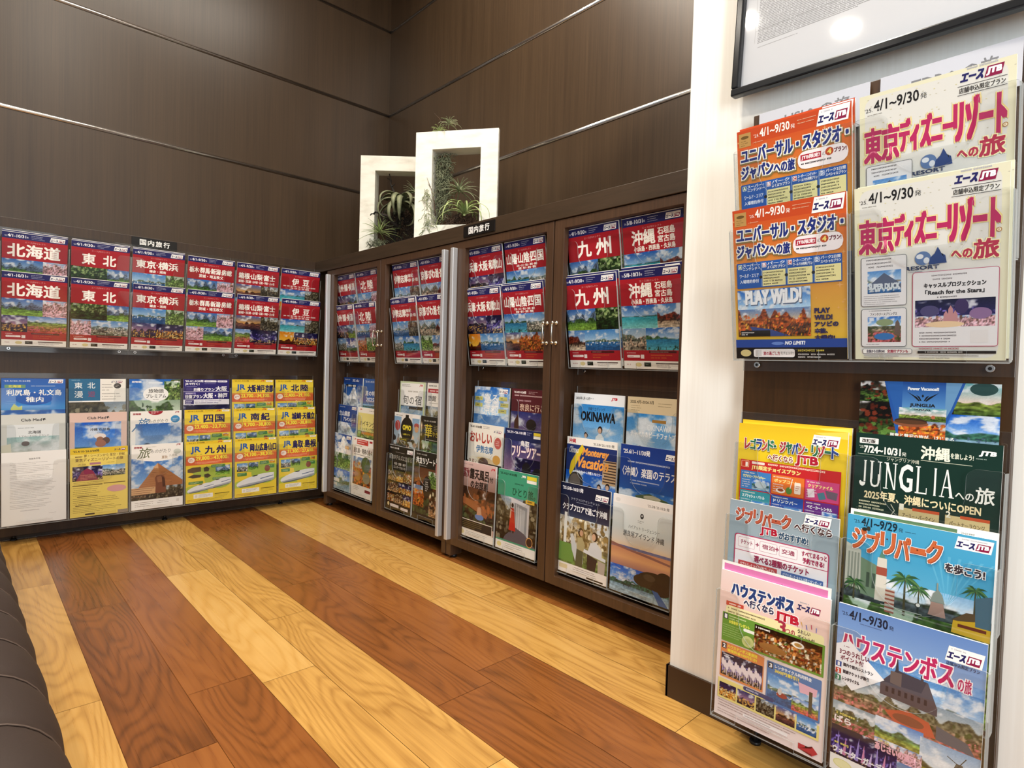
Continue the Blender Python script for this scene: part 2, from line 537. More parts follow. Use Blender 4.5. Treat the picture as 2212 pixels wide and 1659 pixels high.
def rack(kind, label, group, loc, rot):
    root = thing('brochure_rack', label, 'brochure rack', loc, rot, group)
    if kind == 'upper': zb, zt, zs = 0.785, 1.287, 0.798
    else: zb, zt, zs = 0.060, 0.698, 0.069
    sheet('back_plate', (0, -0.0048, zb), (0.44, -0.0018, zt), root, 1)
    for sx in (0.030, 0.410):
        obj('screw', SCREW, root, (M['chrome'], M['black']), (sx, -0.0048, zs))
    for ti, (z0, y0, a) in enumerate(TIERS[kind]):
        back = -0.006 if ti == len(TIERS[kind]) - 1 else TIERS[kind][ti + 1][1] - 0.012
        for c in range(2):
            obj('pocket_front', PF, root, (M['acrylic'], M['edge']), (c * PW + 0.0015, y0 - 0.0065, z0 - 0.003), (a, 0, 0))
        for c in range(3):
            sheet('divider', (0, 0.0023, 0.0), (0.0022, 0.024, 0.255), root, 0, (c * PW - 0.0011 + (0.0011, 0, -0.0011)[c], y0 - 0.0065, z0 - 0.003), (a, 0, 0))
        sheet('pocket_base', (0.001, 0.0, -0.0028), (0.439, 0.026, -0.0006), root, 2, (0, y0 - 0.0065, z0 - 0.003), (a, 0, 0))
    return root

# rack frames: (origin of the rack's lower left corner on its panel, rotation)
DU, DL = -0.026, 0.022                   # the racks in the cabinets hang a little differently
FR = {}
for i, x in enumerate((0.1080, 0.5490, 0.9900)):
    FR['L%dU' % i] = ((x, YB, 0), (0, 0, 0)); FR['L%dL' % i] = ((x, YB, 0), (0, 0, 0))
for i, y in enumerate((2.977, 2.410, 1.855, 1.324)):
    FR['C%dU' % i] = ((XB - 0.004, y, DU), R90); FR['C%dL' % i] = ((XB - 0.004, y, DL), R90)
FR['PU'] = ((XPB, 0.581, 0), R90); FR['PL'] = ((XPB, 0.581, 0), R90)
GU, GL = 'clear two-tier racks of red and theme park brochures', 'clear three-tier racks of mixed brochures'
up = rack('upper', 'clear acrylic rack of red northern brochures at the far left of the left board', GU, *FR['L0U'])
lo = rack('lower', 'clear acrylic three-tier rack holding the white notice sheet, lower left of the left board', GL, *FR['L0L'])
for key, lab in (('L1U', 'clear acrylic rack of red brochures in the middle of the left board, sign above it'),
                 ('L2U', 'clear acrylic rack of red brochures at the corner end of the left board'),
                 ('C0U', 'clear acrylic rack of red brochures behind the cabinet door nearest the corner'),
                 ('C1U', 'clear acrylic rack of red brochures behind the second cabinet door from the corner'),
                 ('C2U', 'clear acrylic rack of red brochures behind the third cabinet door, below the cabinet sign'),
                 ('C3U', 'clear acrylic rack of red brochures behind the cabinet door beside the cream wall'),
                 ('PU', 'large clear acrylic rack of orange and cream theme park brochures on the pier board')):
    dup(up, *FR[key], lab, GU)
for key, lab in (('L1L', 'clear acrylic three-tier rack with the pyramid brochure, lower middle of the left board'),
                 ('L2L', 'clear acrylic three-tier rack of yellow train brochures at the corner end'),
                 ('C0L', 'clear acrylic three-tier rack of blue mountain brochures in the door nearest the corner'),
                 ('C1L', 'clear acrylic three-tier rack of dark hotel brochures behind the second cabinet door'),
                 ('C2L', 'clear acrylic three-tier rack with the red dress brochure behind the third cabinet door'),
                 ('C3L', 'clear acrylic three-tier rack of blue Okinawa brochures beside the cream wall'),
                 ('PL', 'clear acrylic three-tier rack at the lower right on the pier board')):
    dup(lo, *FR[key], lab, GL)

# ---------------------------------------------------------------- printing: flat cover artwork as coloured mesh
_gl = {}
def glyphs(s, res=2):
    k = (s, res)
    if k not in _gl:
        cu = bpy.data.curves.new('lettering', 'FONT')
        cu.body = s
        cu.resolution_u = res
        cu.fill_mode = 'FRONT'
        ob = bpy.data.objects.new('lettering', cu)
        me = ob.to_mesh()
        n = len(me.vertices)
        v = np.empty(n * 3, np.float32); me.vertices.foreach_get('co', v)
        me.calc_loop_triangles()
        t = np.empty(len(me.loop_triangles) * 3, np.int32); me.loop_triangles.foreach_get('vertices', t)
        _gl[k] = (v.reshape(-1, 3)[:, :2].copy(), t.reshape(-1, 3).copy())
        ob.to_mesh_clear()
        bpy.data.objects.remove(ob); bpy.data.curves.remove(cu)
    return _gl[k]

def rgb(h):
    h = h.lstrip('#')
    if len(h) == 3: h = ''.join(ch * 2 for ch in h)
    return np.array([int(h[i:i + 2], 16) / 255 for i in (0, 2, 4)])

def vnoise(rng, nx, ny, fx, fy):
    gx, gy = max(2, int(fx) + 2), max(2, int(fy) + 2)
    g = rng.random((gy, gx))
    x = np.linspace(0, max(fx, 0.01), nx); y = np.linspace(0, max(fy, 0.01), ny)
    xi = np.minimum(x.astype(int), gx - 2); yi = np.minimum(y.astype(int), gy - 2)
    tx = x - xi; ty = y - yi
    tx = tx * tx * (3 - 2 * tx); ty = ty * ty * (3 - 2 * ty)
    a = g[np.ix_(yi, xi)] * (1 - tx) + g[np.ix_(yi, xi + 1)] * tx
    b = g[np.ix_(yi + 1, xi)] * (1 - tx) + g[np.ix_(yi + 1, xi + 1)] * tx
    return a * (1 - ty)[:, None] + b * ty[:, None]

def fbm(rng, nx, ny, fx, fy, octv=4):
    o, amp, tot = 0, 1.0, 0
    fx, fy = min(fx, nx - 1), min(fy, ny - 1)
    for _ in range(octv):
        if fx > nx or fy > ny: break
        o = o + amp * vnoise(rng, nx, ny, fx, fy); tot += amp
        amp *= 0.55; fx *= 2.1; fy *= 2.1
    return o / max(tot, 1e-6)

def sstep(a, b, x):
    t = np.clip((x - a) / (b - a), 0, 1)
    return t * t * (3 - 2 * t)

# k: sky top, sky low, cloud amount, ridges [(height from top, roughness, colour)], ground (far, near, texture), dots [(count, colour, size, y0, y1)]
SC = {
 'sea':    ('2a62b4', 'a9cdea', .45, [(.46, .05, '3d5c46')], ('39a6b8', '8fd6d2', .10, .50), []),
 'coast':  ('2f6fc0', 'c5dcee', .5, [(.40, .16, '4a6b45')], ('2f7fae', '63b9c6', .12, .50), [(26, '2f4e2c', .05, .8, 1)]),
 'mount':  ('3d6fb4', 'c9dcec', .6, [(.34, .30, '5d6f86'), (.55, .16, '4a6a3c')], ('6f9a45', '8db04e', .28, .66), []),
 'snow':   ('1f4f9e', '6f9fd8', .3, [(.30, .36, 'dfe7f2'), (.62, .2, '6d84a5')], ('40602f', '587a3c', .3, .76), []),
 'field':  ('5f8fcf', 'dbe6f0', .5, [(.30, .10, '5d7a55')], ('8aa851', 'b8523f', .30, .42), [(60, 'd9607a', .03, .6, 1)]),
 'flower': ('88a6cf', 'e6dfe4', .4, [(.20, .4, '9b7a6a')], ('a98383', 'd9a6b0', .45, .30), [(160, 'e6b9c4', .045, .1, .9), (50, '6d5348', .03, .2, .9)]),
 'green':  ('9fb8a0', 'dfe8d0', .2, [(.15, .5, '4d6b38')], ('5f8240', '8ba658', .5, .3), [(120, '3a5528', .04, .1, 1), (60, 'a9c272', .03, .2, 1)]),
 'fall':   ('3d5a33', '6f8a4f', .1, [(.05, .3, '2f4a2a')], ('3a5530', '26381f', .6, .1), [(60, '9fb57a', .05, 0, .5)]),
 'autumn': ('6f8fbf', 'cbb79f', .3, [(.25, .4, '8a4a2a')], ('9a5a32', '5a3a24', .5, .4), [(120, 'd0662e', .045, .2, 1), (60, 'e0a23c', .035, .2, 1)]),
 'sunset': ('5a6aa8', 'f3b25a', .5, [(.52, .12, '4a3428')], ('8a5a4a', '3a2a3a', .3, .58), []),
 'fire':   ('e58a1e', 'f8c64a', .2, [(.62, .28, '5a2410')], ('7a3a14', '2a1208', .3, .74), []),
 'dusk':   ('3a3f78', 'b98a9c', .4, [(.5, .16, '3a3244')], ('4a3f5c', '2a2438', .3, .58), [(50, 'f0b45a', .018, .5, .9)]),
 'night':  ('1d1f4c', '4a3a72', .3, [(.48, .25, '3b2b42')], ('6a4030', '3a2418', .5, .6), [(140, 'f2a94a', .025, .42, .95), (40, 'fbe3a0', .016, .4, .9)]),
 'temple': ('4f86c6', 'c4d8ea', .5, [(.46, .22, '7c3c2c'), (.62, .1, '5a4438')], ('b09a82', 'd2c3ac', .25, .72), [(40, '40302a', .03, .5, .8)]),
 'town':   ('5b93cf', 'd3e2ee', .4, [(.44, .12, '6f7f7a'), (.55, .15, '8a8378')], ('9a8f80', '5f6a52', .5, .62), [(70, 'd8d2c6', .035, .45, .85), (50, '4a4f4c', .03, .5, .9)]),
 'harbor': ('4b8ed2', 'bcd9ee', .3, [(.50, .08, '5a6f5a')], ('3f78ac', '2a5a8c', .18, .58), [(30, 'eef0f0', .03, .48, .7)]),
 'food':   ('2a1a12', '3a2418', 0, [(.15, .3, '4a2a1a')], ('6b4226', '8a5a34', .6, .2), [(90, 'c98a4a', .06, .2, 1), (60, 'efe2c4', .05, .2, 1), (40, '8a2f1e', .045, .2, 1), (30, '56762f', .04, .3, 1)]),
 'onsen':  ('6a4630', '8d6a4c', .1, [(.18, .3, '4a3222'), (.4, .2, '7c4a2c')], ('3a2a24', '2a2024', .5, .6), [(40, '5a6a44', .06, .55, .95), (30, 'a5643a', .06, .2, .7)]),
 'room':   ('3a2a1e', '5a4030', 0, [(.2, .25, '6a4a34')], ('8a6848', 'b8946a', .5, .5), [(30, 'e8d4ae', .06, .1, .8), (30, '2a1c14', .05, .2, 1)]),
 'rock':   ('7f8f9c', 'cfd4d2', .3, [(.1, .5, '56503f')], ('4a4436', '2f2b22', .6, .3), [(80, '8d866f', .05, .1, 1)]),
 'people': ('7fa3c4', 'd8dfdf', .2, [(.35, .25, '6a7466')], ('b5aa97', '8f8573', .35, .6), [(40, '3a332f', .05, .4, .9), (40, 'd9b79b', .035, .35, .8)]),
 'sky':    ('2f6fc4', 'b4d6f0', .8, [], ('b4d6f0', 'b4d6f0', 0, 1.1), []),
 'night2': ('191a45', '3a2f74', .2, [(.75, .1, '221c3c')], ('2a2450', '1c1836', .3, .8), [(60, '8a7ad0', .03, .3, .8), (40, 'f0c98a', .02, .7, .95)]),
 'villa':  ('c9d3d8', 'eef0ea', .1, [(.12, .3, 'b3a27c')], ('a99a72', '6d8a4a', .4, .55), [(60, '8a7448', .05, .1, .55), (40, 'efe6cf', .05, .1, .6)]),
 'jungle': ('2a2620', '5d5646', .3, [(.1, .5, '1f1c16')], ('3a4a2a', '1f2a18', .6, .4), [(60, '5f7f3f', .05, .5, 1), (40, '7a3a28', .05, .1, .8)]),
 'plateau':('6fb0b8', 'e8cfc0', .7, [(.58, .06, '6f7f3a')], ('7f8f44', '3f5a2c', .4, .62), []),
 'pool':   ('1d62cc', 'a8cdf0', .6, [(.48, .12, '3f6a5a')], ('7fa0b4', 'a9c0cc', .15, .68), [(14, '46586a', .03, .6, .72)]),
 'sunf':   ('8faccc', 'e2e6e6', .7, [(.42, .08, '6a6448')], ('a3a046', 'd9b32e', .3, .52), [(150, 'f0c21e', .04, .55, 1), (90, '5a4416', .018, .6, 1)]),
 'garden': ('93a6b4', 'd3d9d6', .4, [(.3, .2, '6f6c58')], ('8c7c68', '9a5a52', .5, .5), [(100, 'c86a72', .04, .55, 1), (60, '4f5c38', .05, .3, .9)]),
 'chapel': ('3f8fd6', 'd5e8f4', .9, [(.74, .05, '4a5a4c')], ('58636a', '3d4a48', .3, .8), []),
}
def pic(kind, nx, ny, seed):
    rng = np.random.default_rng(seed)
    s1, s2, cl, ridges, gr, dots = SC[kind]
    v = np.linspace(0, 1, ny)[:, None] * np.ones((1, nx))
    asp = nx / ny
    hz = max([r[0] for r in ridges] + [gr[3] if gr[3] < 1 else 0.9])
    f = np.clip(v / max(hz, .2), 0, 1)[..., None]
    im = rgb(s1) * (1 - f) + rgb(s2) * f
    if cl:
        c = fbm(rng, nx, ny, 4 * asp, 6, 4)
        m = sstep(.62 - cl * .25, .82 - cl * .2, c)[..., None] * .85
        im = im * (1 - m) + (rgb('f4f6f8') - (1 - c[..., None]) * .18) * m
    tex = fbm(rng, nx, ny, 18 * asp, 22, 4)[..., None]
    for (h, a, colr) in ridges:
        prof = h + a * (fbm(rng, nx, 2, 5 * asp, 1, 5)[0] - .5) * 1.6
        m = sstep(-.012, .012, v - prof[None, :])[..., None]
        im = im * (1 - m) + np.clip(rgb(colr) * (.55 + .9 * tex), 0, 1) * m
    g0 = gr[3]
    if g0 < 1:
        prof = g0 + .02 * (fbm(rng, nx, 2, 5, 1, 3)[0] - .5)
        m = sstep(-.01, .01, v - prof[None, :])[..., None]
        f = np.clip((v - g0) / (1 - g0), 0, 1)[..., None]
        st = fbm(rng, nx, ny, 5 * asp, 26, 3)[..., None]
        g = (rgb(gr[0]) * (1 - f) + rgb(gr[1]) * f) * (1 + gr[2] * (st + tex - 1) * 1.6)
        im = im * (1 - m) + np.clip(g, 0, 1) * m
    yy, xx = np.mgrid[0:ny, 0:nx]
    for (n, colr, sz, y0, y1) in dots:
        cc = rgb(colr)
        for _ in range(n):
            r = max(.7, sz * ny * (.4 + .8 * rng.random()))
            cx, cy = rng.random() * nx, (y0 + (y1 - y0) * rng.random()) * ny
            ax, bx = max(0, int(cx - r * 2)), min(nx, int(cx + r * 2) + 1)
            ay, by = max(0, int(cy - r * 2)), min(ny, int(cy + r * 2) + 1)
            if bx <= ax or by <= ay: continue
            q = rng.random() + .5
            d = ((xx[ay:by, ax:bx] - cx) / (r * q)) ** 2 + ((yy[ay:by, ax:bx] - cy) / (r / q)) ** 2
            m = (d < 1)[..., None] * .85
            im[ay:by, ax:bx] = im[ay:by, ax:bx] * (1 - m) + np.clip(cc * (.75 + .5 * rng.random()), 0, 1) * m
    im = im + (rng.random((ny, nx, 1)) - .5) * .05
    gray = im.mean(2, keepdims=True)
    im = gray + (im - gray) * .92
    im = np.clip((im - .5) * 1.14 + .455, 0, 1)
    return np.clip(im, 0, 1)

def lin(a):
    a = np.asarray(a, dtype=np.float64)
    return np.where(a <= 0.04045, a / 12.92, ((a + 0.055) / 1.055) ** 2.4)

class Cover:
    def __init__(s, bgc='fff', w=207.5, h=294.0, cell=3.0, base=True):
        s.w, s.h, s.cell = w, h, cell
        s.V, s.C, s.F3, s.F4, s.n, s.layer = [], [], [], [], 0, 0
        s.seed = 1
        if base: s.R(0, 0, w, h, bgc)
    def add(s, xy, colr, tri=None, quad=None, keep=False):
        xy = np.asarray(xy, float)
        n = len(xy)
        if not keep: s.layer += 1
        v = np.empty((n, 3)); v[:, 0] = xy[:, 0] - s.w / 2; v[:, 1] = -s.layer * 0.0022; v[:, 2] = s.h - xy[:, 1]
        s.V.append(v)
        c = np.asarray(colr, float)
        s.C.append(np.broadcast_to(c, (n, 3)) if c.ndim == 1 else c)
        if tri is not None: s.F3.append(np.asarray(tri) + s.n)
        if quad is not None: s.F4.append(np.asarray(quad) + s.n)
        s.n += n
    def R(s, x, y, w, h, c, keep=False):
        x1, y1 = min(x + w, s.w), min(y + h, s.h); x, y = max(x, 0), max(y, 0)
        s.add([(x, y1), (x1, y1), (x1, y), (x, y)], rgb(c), quad=[(0, 1, 2, 3)], keep=keep)
    def Q(s, pts, c):                                   # convex polygon
        p = [(min(max(x, 0), s.w), min(max(y, 0), s.h)) for x, y in pts][::-1]
        a = sum(p[i][0] * p[(i + 1) % len(p)][1] - p[(i + 1) % len(p)][0] * p[i][1] for i in range(len(p)))
        if a > 0: p = p[::-1]
        s.add(p, rgb(c), tri=[(0, i, i + 1) for i in range(1, len(p) - 1)])
    def E(s, cx, cy, rx, ry, c, n=22, a0=0, a1=360):
        p = [(cx + rx * math.cos(math.radians(a0 + (a1 - a0) * i / n)), cy + ry * math.sin(math.radians(a0 + (a1 - a0) * i / n))) for i in range(n + (a1 - a0 < 360))]
        s.Q(p, c)
    def RR(s, x, y, w, h, r, c):
        p = []
        for cx, cy, a in ((x + w - r, y + r, -90), (x + w - r, y + h - r, 0), (x + r, y + h - r, 90), (x + r, y + r, 180)):
            p += [(cx + r * math.cos(math.radians(a + k * 30)), cy + r * math.sin(math.radians(a + k * 30))) for k in range(4)]
        s.Q(p, c)
    def box(s, x, y, w, h, r, edge, fill, t=.8):
        s.RR(x, y, w, h, r, edge); s.RR(x + t, y + t, w - 2 * t, h - 2 * t, max(r - t, .1), fill)
    def line(s, x0, y0, x1, y1, t, c):
        d = math.hypot(x1 - x0, y1 - y0) or 1
        a, b = -(y1 - y0) / d * t / 2, (x1 - x0) / d * t / 2
        s.Q([(x0 + a, y0 + b), (x1 + a, y1 + b), (x1 - a, y1 - b), (x0 - a, y0 - b)], c)
    def T(s, txt, x, y, w, h, c, b=0.0, o=None, ob=1.2, sk=0.0, res=2, ang=0.0):
        v, t = glyphs(txt, res)
        if len(v) == 0: return
        a, z = v.min(0), v.max(0)
        q = (v - a) / np.maximum(z - a, 1e-6)
        if w is None: w = h * (z[0] - a[0]) / (z[1] - a[1])
        px = x + q[:, 0] * w + sk * q[:, 1] * h
        py = y + (1 - q[:, 1]) * h
        if ang:
            ca, sa = math.cos(math.radians(ang)), math.sin(math.radians(ang))
            px, py = x + (px - x) * ca - (py - y) * sa, y + (px - x) * sa + (py - y) * ca
        P = np.stack([px, py], 1)
        if o is not None:
            for i in range(8):
                an = i * math.pi / 4
                s.add(P + np.array([math.cos(an), math.sin(an)]) * ob, rgb(o), tri=t)
        if b:
            n = min(3, math.ceil(b / (0.03 * min(h, 1.15 * w / len(txt)))))
            for k in range(1, n + 1):
                q = b * k / n
                for d in ((-q, -q), (q, -q), (-q, q), (q, q)) + (((-q, 0), (q, 0), (0, q), (0, -q)) if n > 1 or b > .9 else ()):
                    s.add(P + np.array(d), rgb(c), tri=t)
            if n > 1: s.add(P, rgb(c), tri=t)
        else:
            s.add(P, rgb(c), tri=t)
    def L(s, x, y, w, n, gap, th, c, fill=.9):         # n rows of print too small to read
        r = random.Random(s.seed); s.seed += 1
        V, Q4 = [], []
        def q(x0, y0, x1, y1):
            k = len(V); V.extend([(x0, y1), (x1, y1), (x1, y0), (x0, y0)]); Q4.append((k, k + 1, k + 2, k + 3))
        for i in range(n):
            cx, end, yy = x, min(s.w, x + w * (fill if i < n - 1 else fill * r.uniform(.45, 1)) * r.uniform(.82, 1.08)), y + i * gap
            u = max(th * .85, .9)
            while cx < end - u * .5:
                if r.random() < .08: cx += u * .8; continue
                m = r.random()
                if m < .35: q(cx, yy, cx + u * .84, yy + th * .3); q(cx + u * .1, yy + th * .5, cx + u * .8, yy + th)
                elif m < .7: q(cx, yy, cx + u * .34, yy + th); q(cx + u * .46, yy + th * r.uniform(0, .3), cx + u * .84, yy + th * r.uniform(.7, 1))
                else: q(cx, yy + th * .1, cx + u * .84, yy + th * .86)
                cx += u
        if V: s.add(V, rgb(c), quad=Q4)
    def P(s, x, y, w, h, kind, seed=1, cell=None):
        cell = cell or s.cell
        nx, ny = max(4, int(w / cell)), max(4, int(h / cell))
        im = pic(kind, nx, ny, seed)
        gx, gy = np.meshgrid(np.linspace(x, x + w, nx), np.linspace(y, y + h, ny))
        i = np.arange(nx * ny).reshape(ny, nx)
        q = np.stack([i[1:, :-1], i[1:, 1:], i[:-1, 1:], i[:-1, :-1]], -1).reshape(-1, 4)
        s.add(np.stack([gx.ravel(), gy.ravel()], 1), im.reshape(-1, 3), quad=q)
    def grad(s, x, y, w, h, stops, ny=14):
        ys = np.linspace(0, 1, ny); pos = [p for p, _ in stops]; cs = np.array([rgb(c) for _, c in stops])
        col = np.stack([np.interp(ys, pos, cs[:, k]) for k in range(3)], 1)
        V, C2, Q2 = [], [], []
        for i in range(ny):
            V += [(x, y + h * ys[i]), (x + w, y + h * ys[i])]; C2 += [col[i], col[i]]
            if i: Q2.append((2 * i, 2 * i + 1, 2 * i - 1, 2 * i - 2))
        s.add(V, np.array(C2), quad=Q2)
    def ace(s, x, y, w, h, bx=True):                   # the operator's two-part mark
        if bx: s.Q([(x - w * .02 + h * .16, y - h * .12), (x + w * 1.03 + h * .1, y - h * .12), (x + w * 1.0, y + h * 1.12), (x - w * .05, y + h * 1.12)], 'fbfaf8')
        s.L(x + w * .12, y + h * .03, w * .8, 1, 1, h * .12, 'b4b4be')
        s.T('エース', x + w * .01, y + h * .36, w * .50, h * .56, '23225f', b=h * .035, sk=.18)
        s.Q([(x + w * .62, y + h * .28), (x + w * .99, y + h * .28), (x + w * .93, y + h * .98), (x + w * .55, y + h * .98)], '8c1c46')
        s.T('JTB', x + w * .60, y + h * .40, w * .31, h * .46, 'fff', b=h * .03, sk=.15)
    def jtb(s, x, y, w, c='c01030'):
        s.T('JTB', x, y, w, w * .42, c, b=w * .03, sk=.25)
    def mesh(s, name='cover'):
        if s.layer > 700: print('LAYERS', s.layer)
        V = np.concatenate(s.V) * 0.001
        C2 = lin(np.concatenate(s.C))
        f3 = np.concatenate(s.F3) if s.F3 else np.zeros((0, 3), int)
        f4 = np.concatenate(s.F4) if s.F4 else np.zeros((0, 4), int)
        me = bpy.data.meshes.new(name)
        me.vertices.add(len(V)); me.vertices.foreach_set('co', V.astype(np.float32).ravel())
        idx = np.concatenate([f3.ravel(), f4.ravel()]).astype(np.int32)
        me.loops.add(len(idx)); me.loops.foreach_set('vertex_index', idx)
        tot = np.concatenate([np.full(len(f3), 3), np.full(len(f4), 4)]).astype(np.int32)
        st = np.concatenate([[0], np.cumsum(tot)[:-1]]).astype(np.int32)
        me.polygons.add(len(tot)); me.polygons.foreach_set('loop_start', st)
        me.update(calc_edges=True)
        a = me.color_attributes.new('print', 'FLOAT_COLOR', 'POINT')
        a.data.foreach_set('color', np.concatenate([C2, np.ones((len(C2), 1))], 1).astype(np.float32).ravel())
        me.materials.append(M['print'])
        return me

# ---------------------------------------------------------------- covers
W_, H_ = 207.5, 294.0
COV = {}
def red(key, date, title, subs, pics, seed, cell=3.0, tb=None):
    c = Cover('a81d28', cell=cell); c.seed = seed
    c.R(0, 0, W_, 25, '22235f')
    c.T("'25.", 7, 12.5, 9, 5, 'e8e8f0'); c.T(date, 17, 7.5, 56, 11, 'f4f4f8', b=.35); c.T('発', 75, 11.5, 6, 6.5, 'f0f0f6')
    c.L(90, 6, 46, 2, 6, 1.9, 'c9cbe0'); c.L(90, 18, 46, 1, 4, 1.5, 'aeb1cf'); c.ace(151, 5.5, 46, 14)
    c.T('エースJTBセレクト', 70, 31, 66, 7.5, 'e6a0a2')
    for t in title:
        c.T(t[0], t[1], t[2], t[3], t[4], 'fdfaf2', b=t[4] * .028 if len(t) < 6 else t[5])
    for t in subs:
        c.T(t[0], t[1], t[2], t[3], t[4], 'f8efe8', b=t[4] * .03)
    a, b, d, e, m1, m2 = pics
    c.P(0, 104, m1, 68, a, seed * 7 + 1); c.P(m1, 104, W_ - m1, 68, b, seed * 7 + 2)
    c.P(0, 172, m2, 66, d, seed * 7 + 3); c.P(m2, 172, W_ - m2, 66, e, seed * 7 + 4)
    c.R(0, 238, W_, 32, 'a81d28')
    c.L(12, 245, 48, 1, 4, 2.2, 'f6dcd8'); c.RR(13, 252.5, 46, 7.5, 2, 'f7eeea'); c.L(16, 255, 40, 1, 4, 2.4, 'b0505a')
    c.R(62, 251, 12, 12, 'efe6e2')
    c.R(92, 240, 92, 6.5, '4a1216'); c.L(97, 242.2, 80, 1, 3, 2, 'b98a84'); c.L(98, 251, 74, 2, 8, 3.4, 'c4622c')
    c.R(0, 270, W_, 24, 'f7f3ea')
    c.L(10, 279, 26, 1, 4, 4.5, 'c9a9a4'); c.E(53, 281.5, 11, 6.5, 'e2d39a'); c.R(73, 274.5, 24, 12.5, '22281f'); c.L(76, 279, 18, 1, 3, 2.4, '8a9a84')
    c.R(114, 275.5, 82, 3.6, '4a3634'); c.L(116, 282, 78, 2, 4.2, 1.8, '8a807c')
    COV[key] = c
red('r_hokkaido', '4/1-10/31', [('北海道', 17, 43, 166, 50)], [], ('mount', 'flower', 'dusk', 'field', 128, 80), 1)
red('r_tohoku', '4/1-9/30', [('東', 38, 48, 46, 44), ('北', 112, 48, 46, 44)], [], ('fall', 'mount', 'flower', 'town', 128, 72), 2)
red('r_tokyo', '4/1-9/30', [('東京', 14, 46, 76, 34), ('・', 93, 60, 5, 6), ('横浜', 101, 46, 80, 34)], [('鎌倉・湘南', 66, 86, 66, 12)], ('harbor', 'green', 'dusk', 'night', 132, 96), 3)
red('r_tochigi', '4/1-9/30', [('栃木', 8, 47, 40, 26), ('・', 49, 58, 3, 4), ('群馬', 54, 47, 42, 26), ('・', 97, 58, 3, 4), ('新潟', 102, 47, 42, 26), ('・', 145, 58, 3, 4), ('房総', 150, 47, 46, 26)], [('茨城・埼玉秩父', 50, 79, 108, 15)], ('mount', 'flower', 'flower', 'mount', 132, 76), 4)
red('r_hakone', '4/1-9/30', [('箱根', 10, 47, 52, 29), ('・', 64, 59, 4, 5), ('山梨', 70, 47, 54, 29), ('・', 126, 59, 4, 5), ('富士', 132, 47, 56, 29)], [('湯河原・河口湖・山中湖・石和・甲府・八ヶ岳', 10, 82, 176, 13)], ('sunset', 'rock', 'field', 'night2', 120, 72), 5)
red('r_izu', '4/1-9/30', [('伊', 58, 46, 36, 34), ('豆', 116, 47, 34, 31)], [('熱海・伊東・熱川・稲取・下田・堂ヶ島・修善寺・伊豆長岡', 14, 84, 172, 6.5), ('戸田・土肥・三津・沼津・御殿場', 52, 94, 100, 6.5)], ('sea', 'rock', 'fire', 'night', 132, 78), 6)
red('r_shinshu', '4/1-9/30', [('信州', 14, 47, 56, 36), ('・飛騨・', 72, 47, 60, 36), ('美濃', 134, 47, 60, 36)], [], ('dusk', 'mount', 'town', 'snow', 128, 90), 7)
red('r_hokuriku', '4/1-9/30', [('北', 40, 46, 50, 42), ('陸', 106, 46, 52, 42)], [('富山・石川・福井', 62, 92, 78, 9)], ('harbor', 'flower', 'autumn', 'green', 128, 84), 8)
red('r_ise', '4/1-9/30', [('伊勢', 8, 50, 52, 34), ('志摩', 62, 50, 58, 34)], [('南紀', 124, 50, 40, 15), ('紀伊・鳥羽・松阪', 124, 70, 74, 15)], ('harbor', 'rock', 'town', 'coast', 128, 74), 9)
red('r_kyoto', '4/1-9/30', [('京都', 6, 48, 50, 38), ('・', 58, 64, 4, 5), ('びわ湖', 64, 48, 70, 38), ('・', 137, 64, 4, 5), ('奈良', 143, 48, 56, 38)], [], ('people', 'temple', 'green', 'temple', 120, 84), 10)
red('r_hyogo', '4/1-9/30', [('兵庫', 8, 50, 50, 36), ('・', 60, 66, 4, 5), ('大阪', 66, 50, 52, 36), ('・', 120, 66, 4, 5), ('和歌山', 126, 50, 72, 36)], [], ('dusk', 'night2', 'fire', 'harbor', 116, 72), 11)
red('r_sanyo', '4/1-9/30', [('山陽', 8, 44, 54, 36), ('・', 63, 60, 4, 5), ('山陰', 69, 44, 56, 36), ('・', 126, 60, 4, 5), ('四国', 132, 44, 62, 36)], [('広島・山口・岡山・島根・鳥取', 58, 84, 104, 8), ('愛媛・香川・高知・徳島', 66, 94, 88, 8)], ('coast', 'town', 'sunset', 'autumn', 116, 70), 12)
red('r_kyushu', '4/1-9/30', [('九', 40, 42, 56, 50), ('州', 116, 42, 58, 50)], [], ('mount', 'fall', 'temple', 'harbor', 120, 70), 13, 2.4)
red('r_okinawa', '5/8-10/31', [('沖縄', 32, 40, 80, 42)], [('石垣島', 122, 40, 56, 20), ('宮古島', 122, 63, 56, 19), ('小浜島・西表島・久米島', 38, 86, 140, 15)], ('sea', 'temple', 'people', 'coast', 126, 84), 14, 2.4)

def train(c, x, y, w, h, flip=False):
    # long-nosed white express train seen from the front quarter
    P = lambda u, v: (x + (w * (1 - u) if flip else w * u), y + h * v)
    c.Q([P(.00, .74), P(.04, .60), P(.16, .42), P(.34, .24), P(.52, .12), P(.72, .02), P(1, .02), P(1, .55), P(.92, .66), P(.6, .82), P(.3, .95), P(.1, .97), P(.02, .88)], 'e9ebee')
    c.Q([P(.02, .86), P(.3, .72), P(.62, .62), P(1, .42), P(1, .55), P(.92, .66), P(.6, .82), P(.3, .95), P(.1, .97)], 'a9afb8')
    c.Q([P(.06, .93), P(.34, .84), P(.64, .74), P(.92, .62), P(.92, .66), P(.6, .82), P(.3, .95), P(.1, .97)], '5f6670')
    c.Q([P(.40, .20), P(.46, .13), P(.56, .10), P(.55, .18), P(.46, .22)], '2b3138')
    c.Q([P(.62, .40), P(.98, .22), P(.98, .27), P(.64, .45)], '3f5f8f')
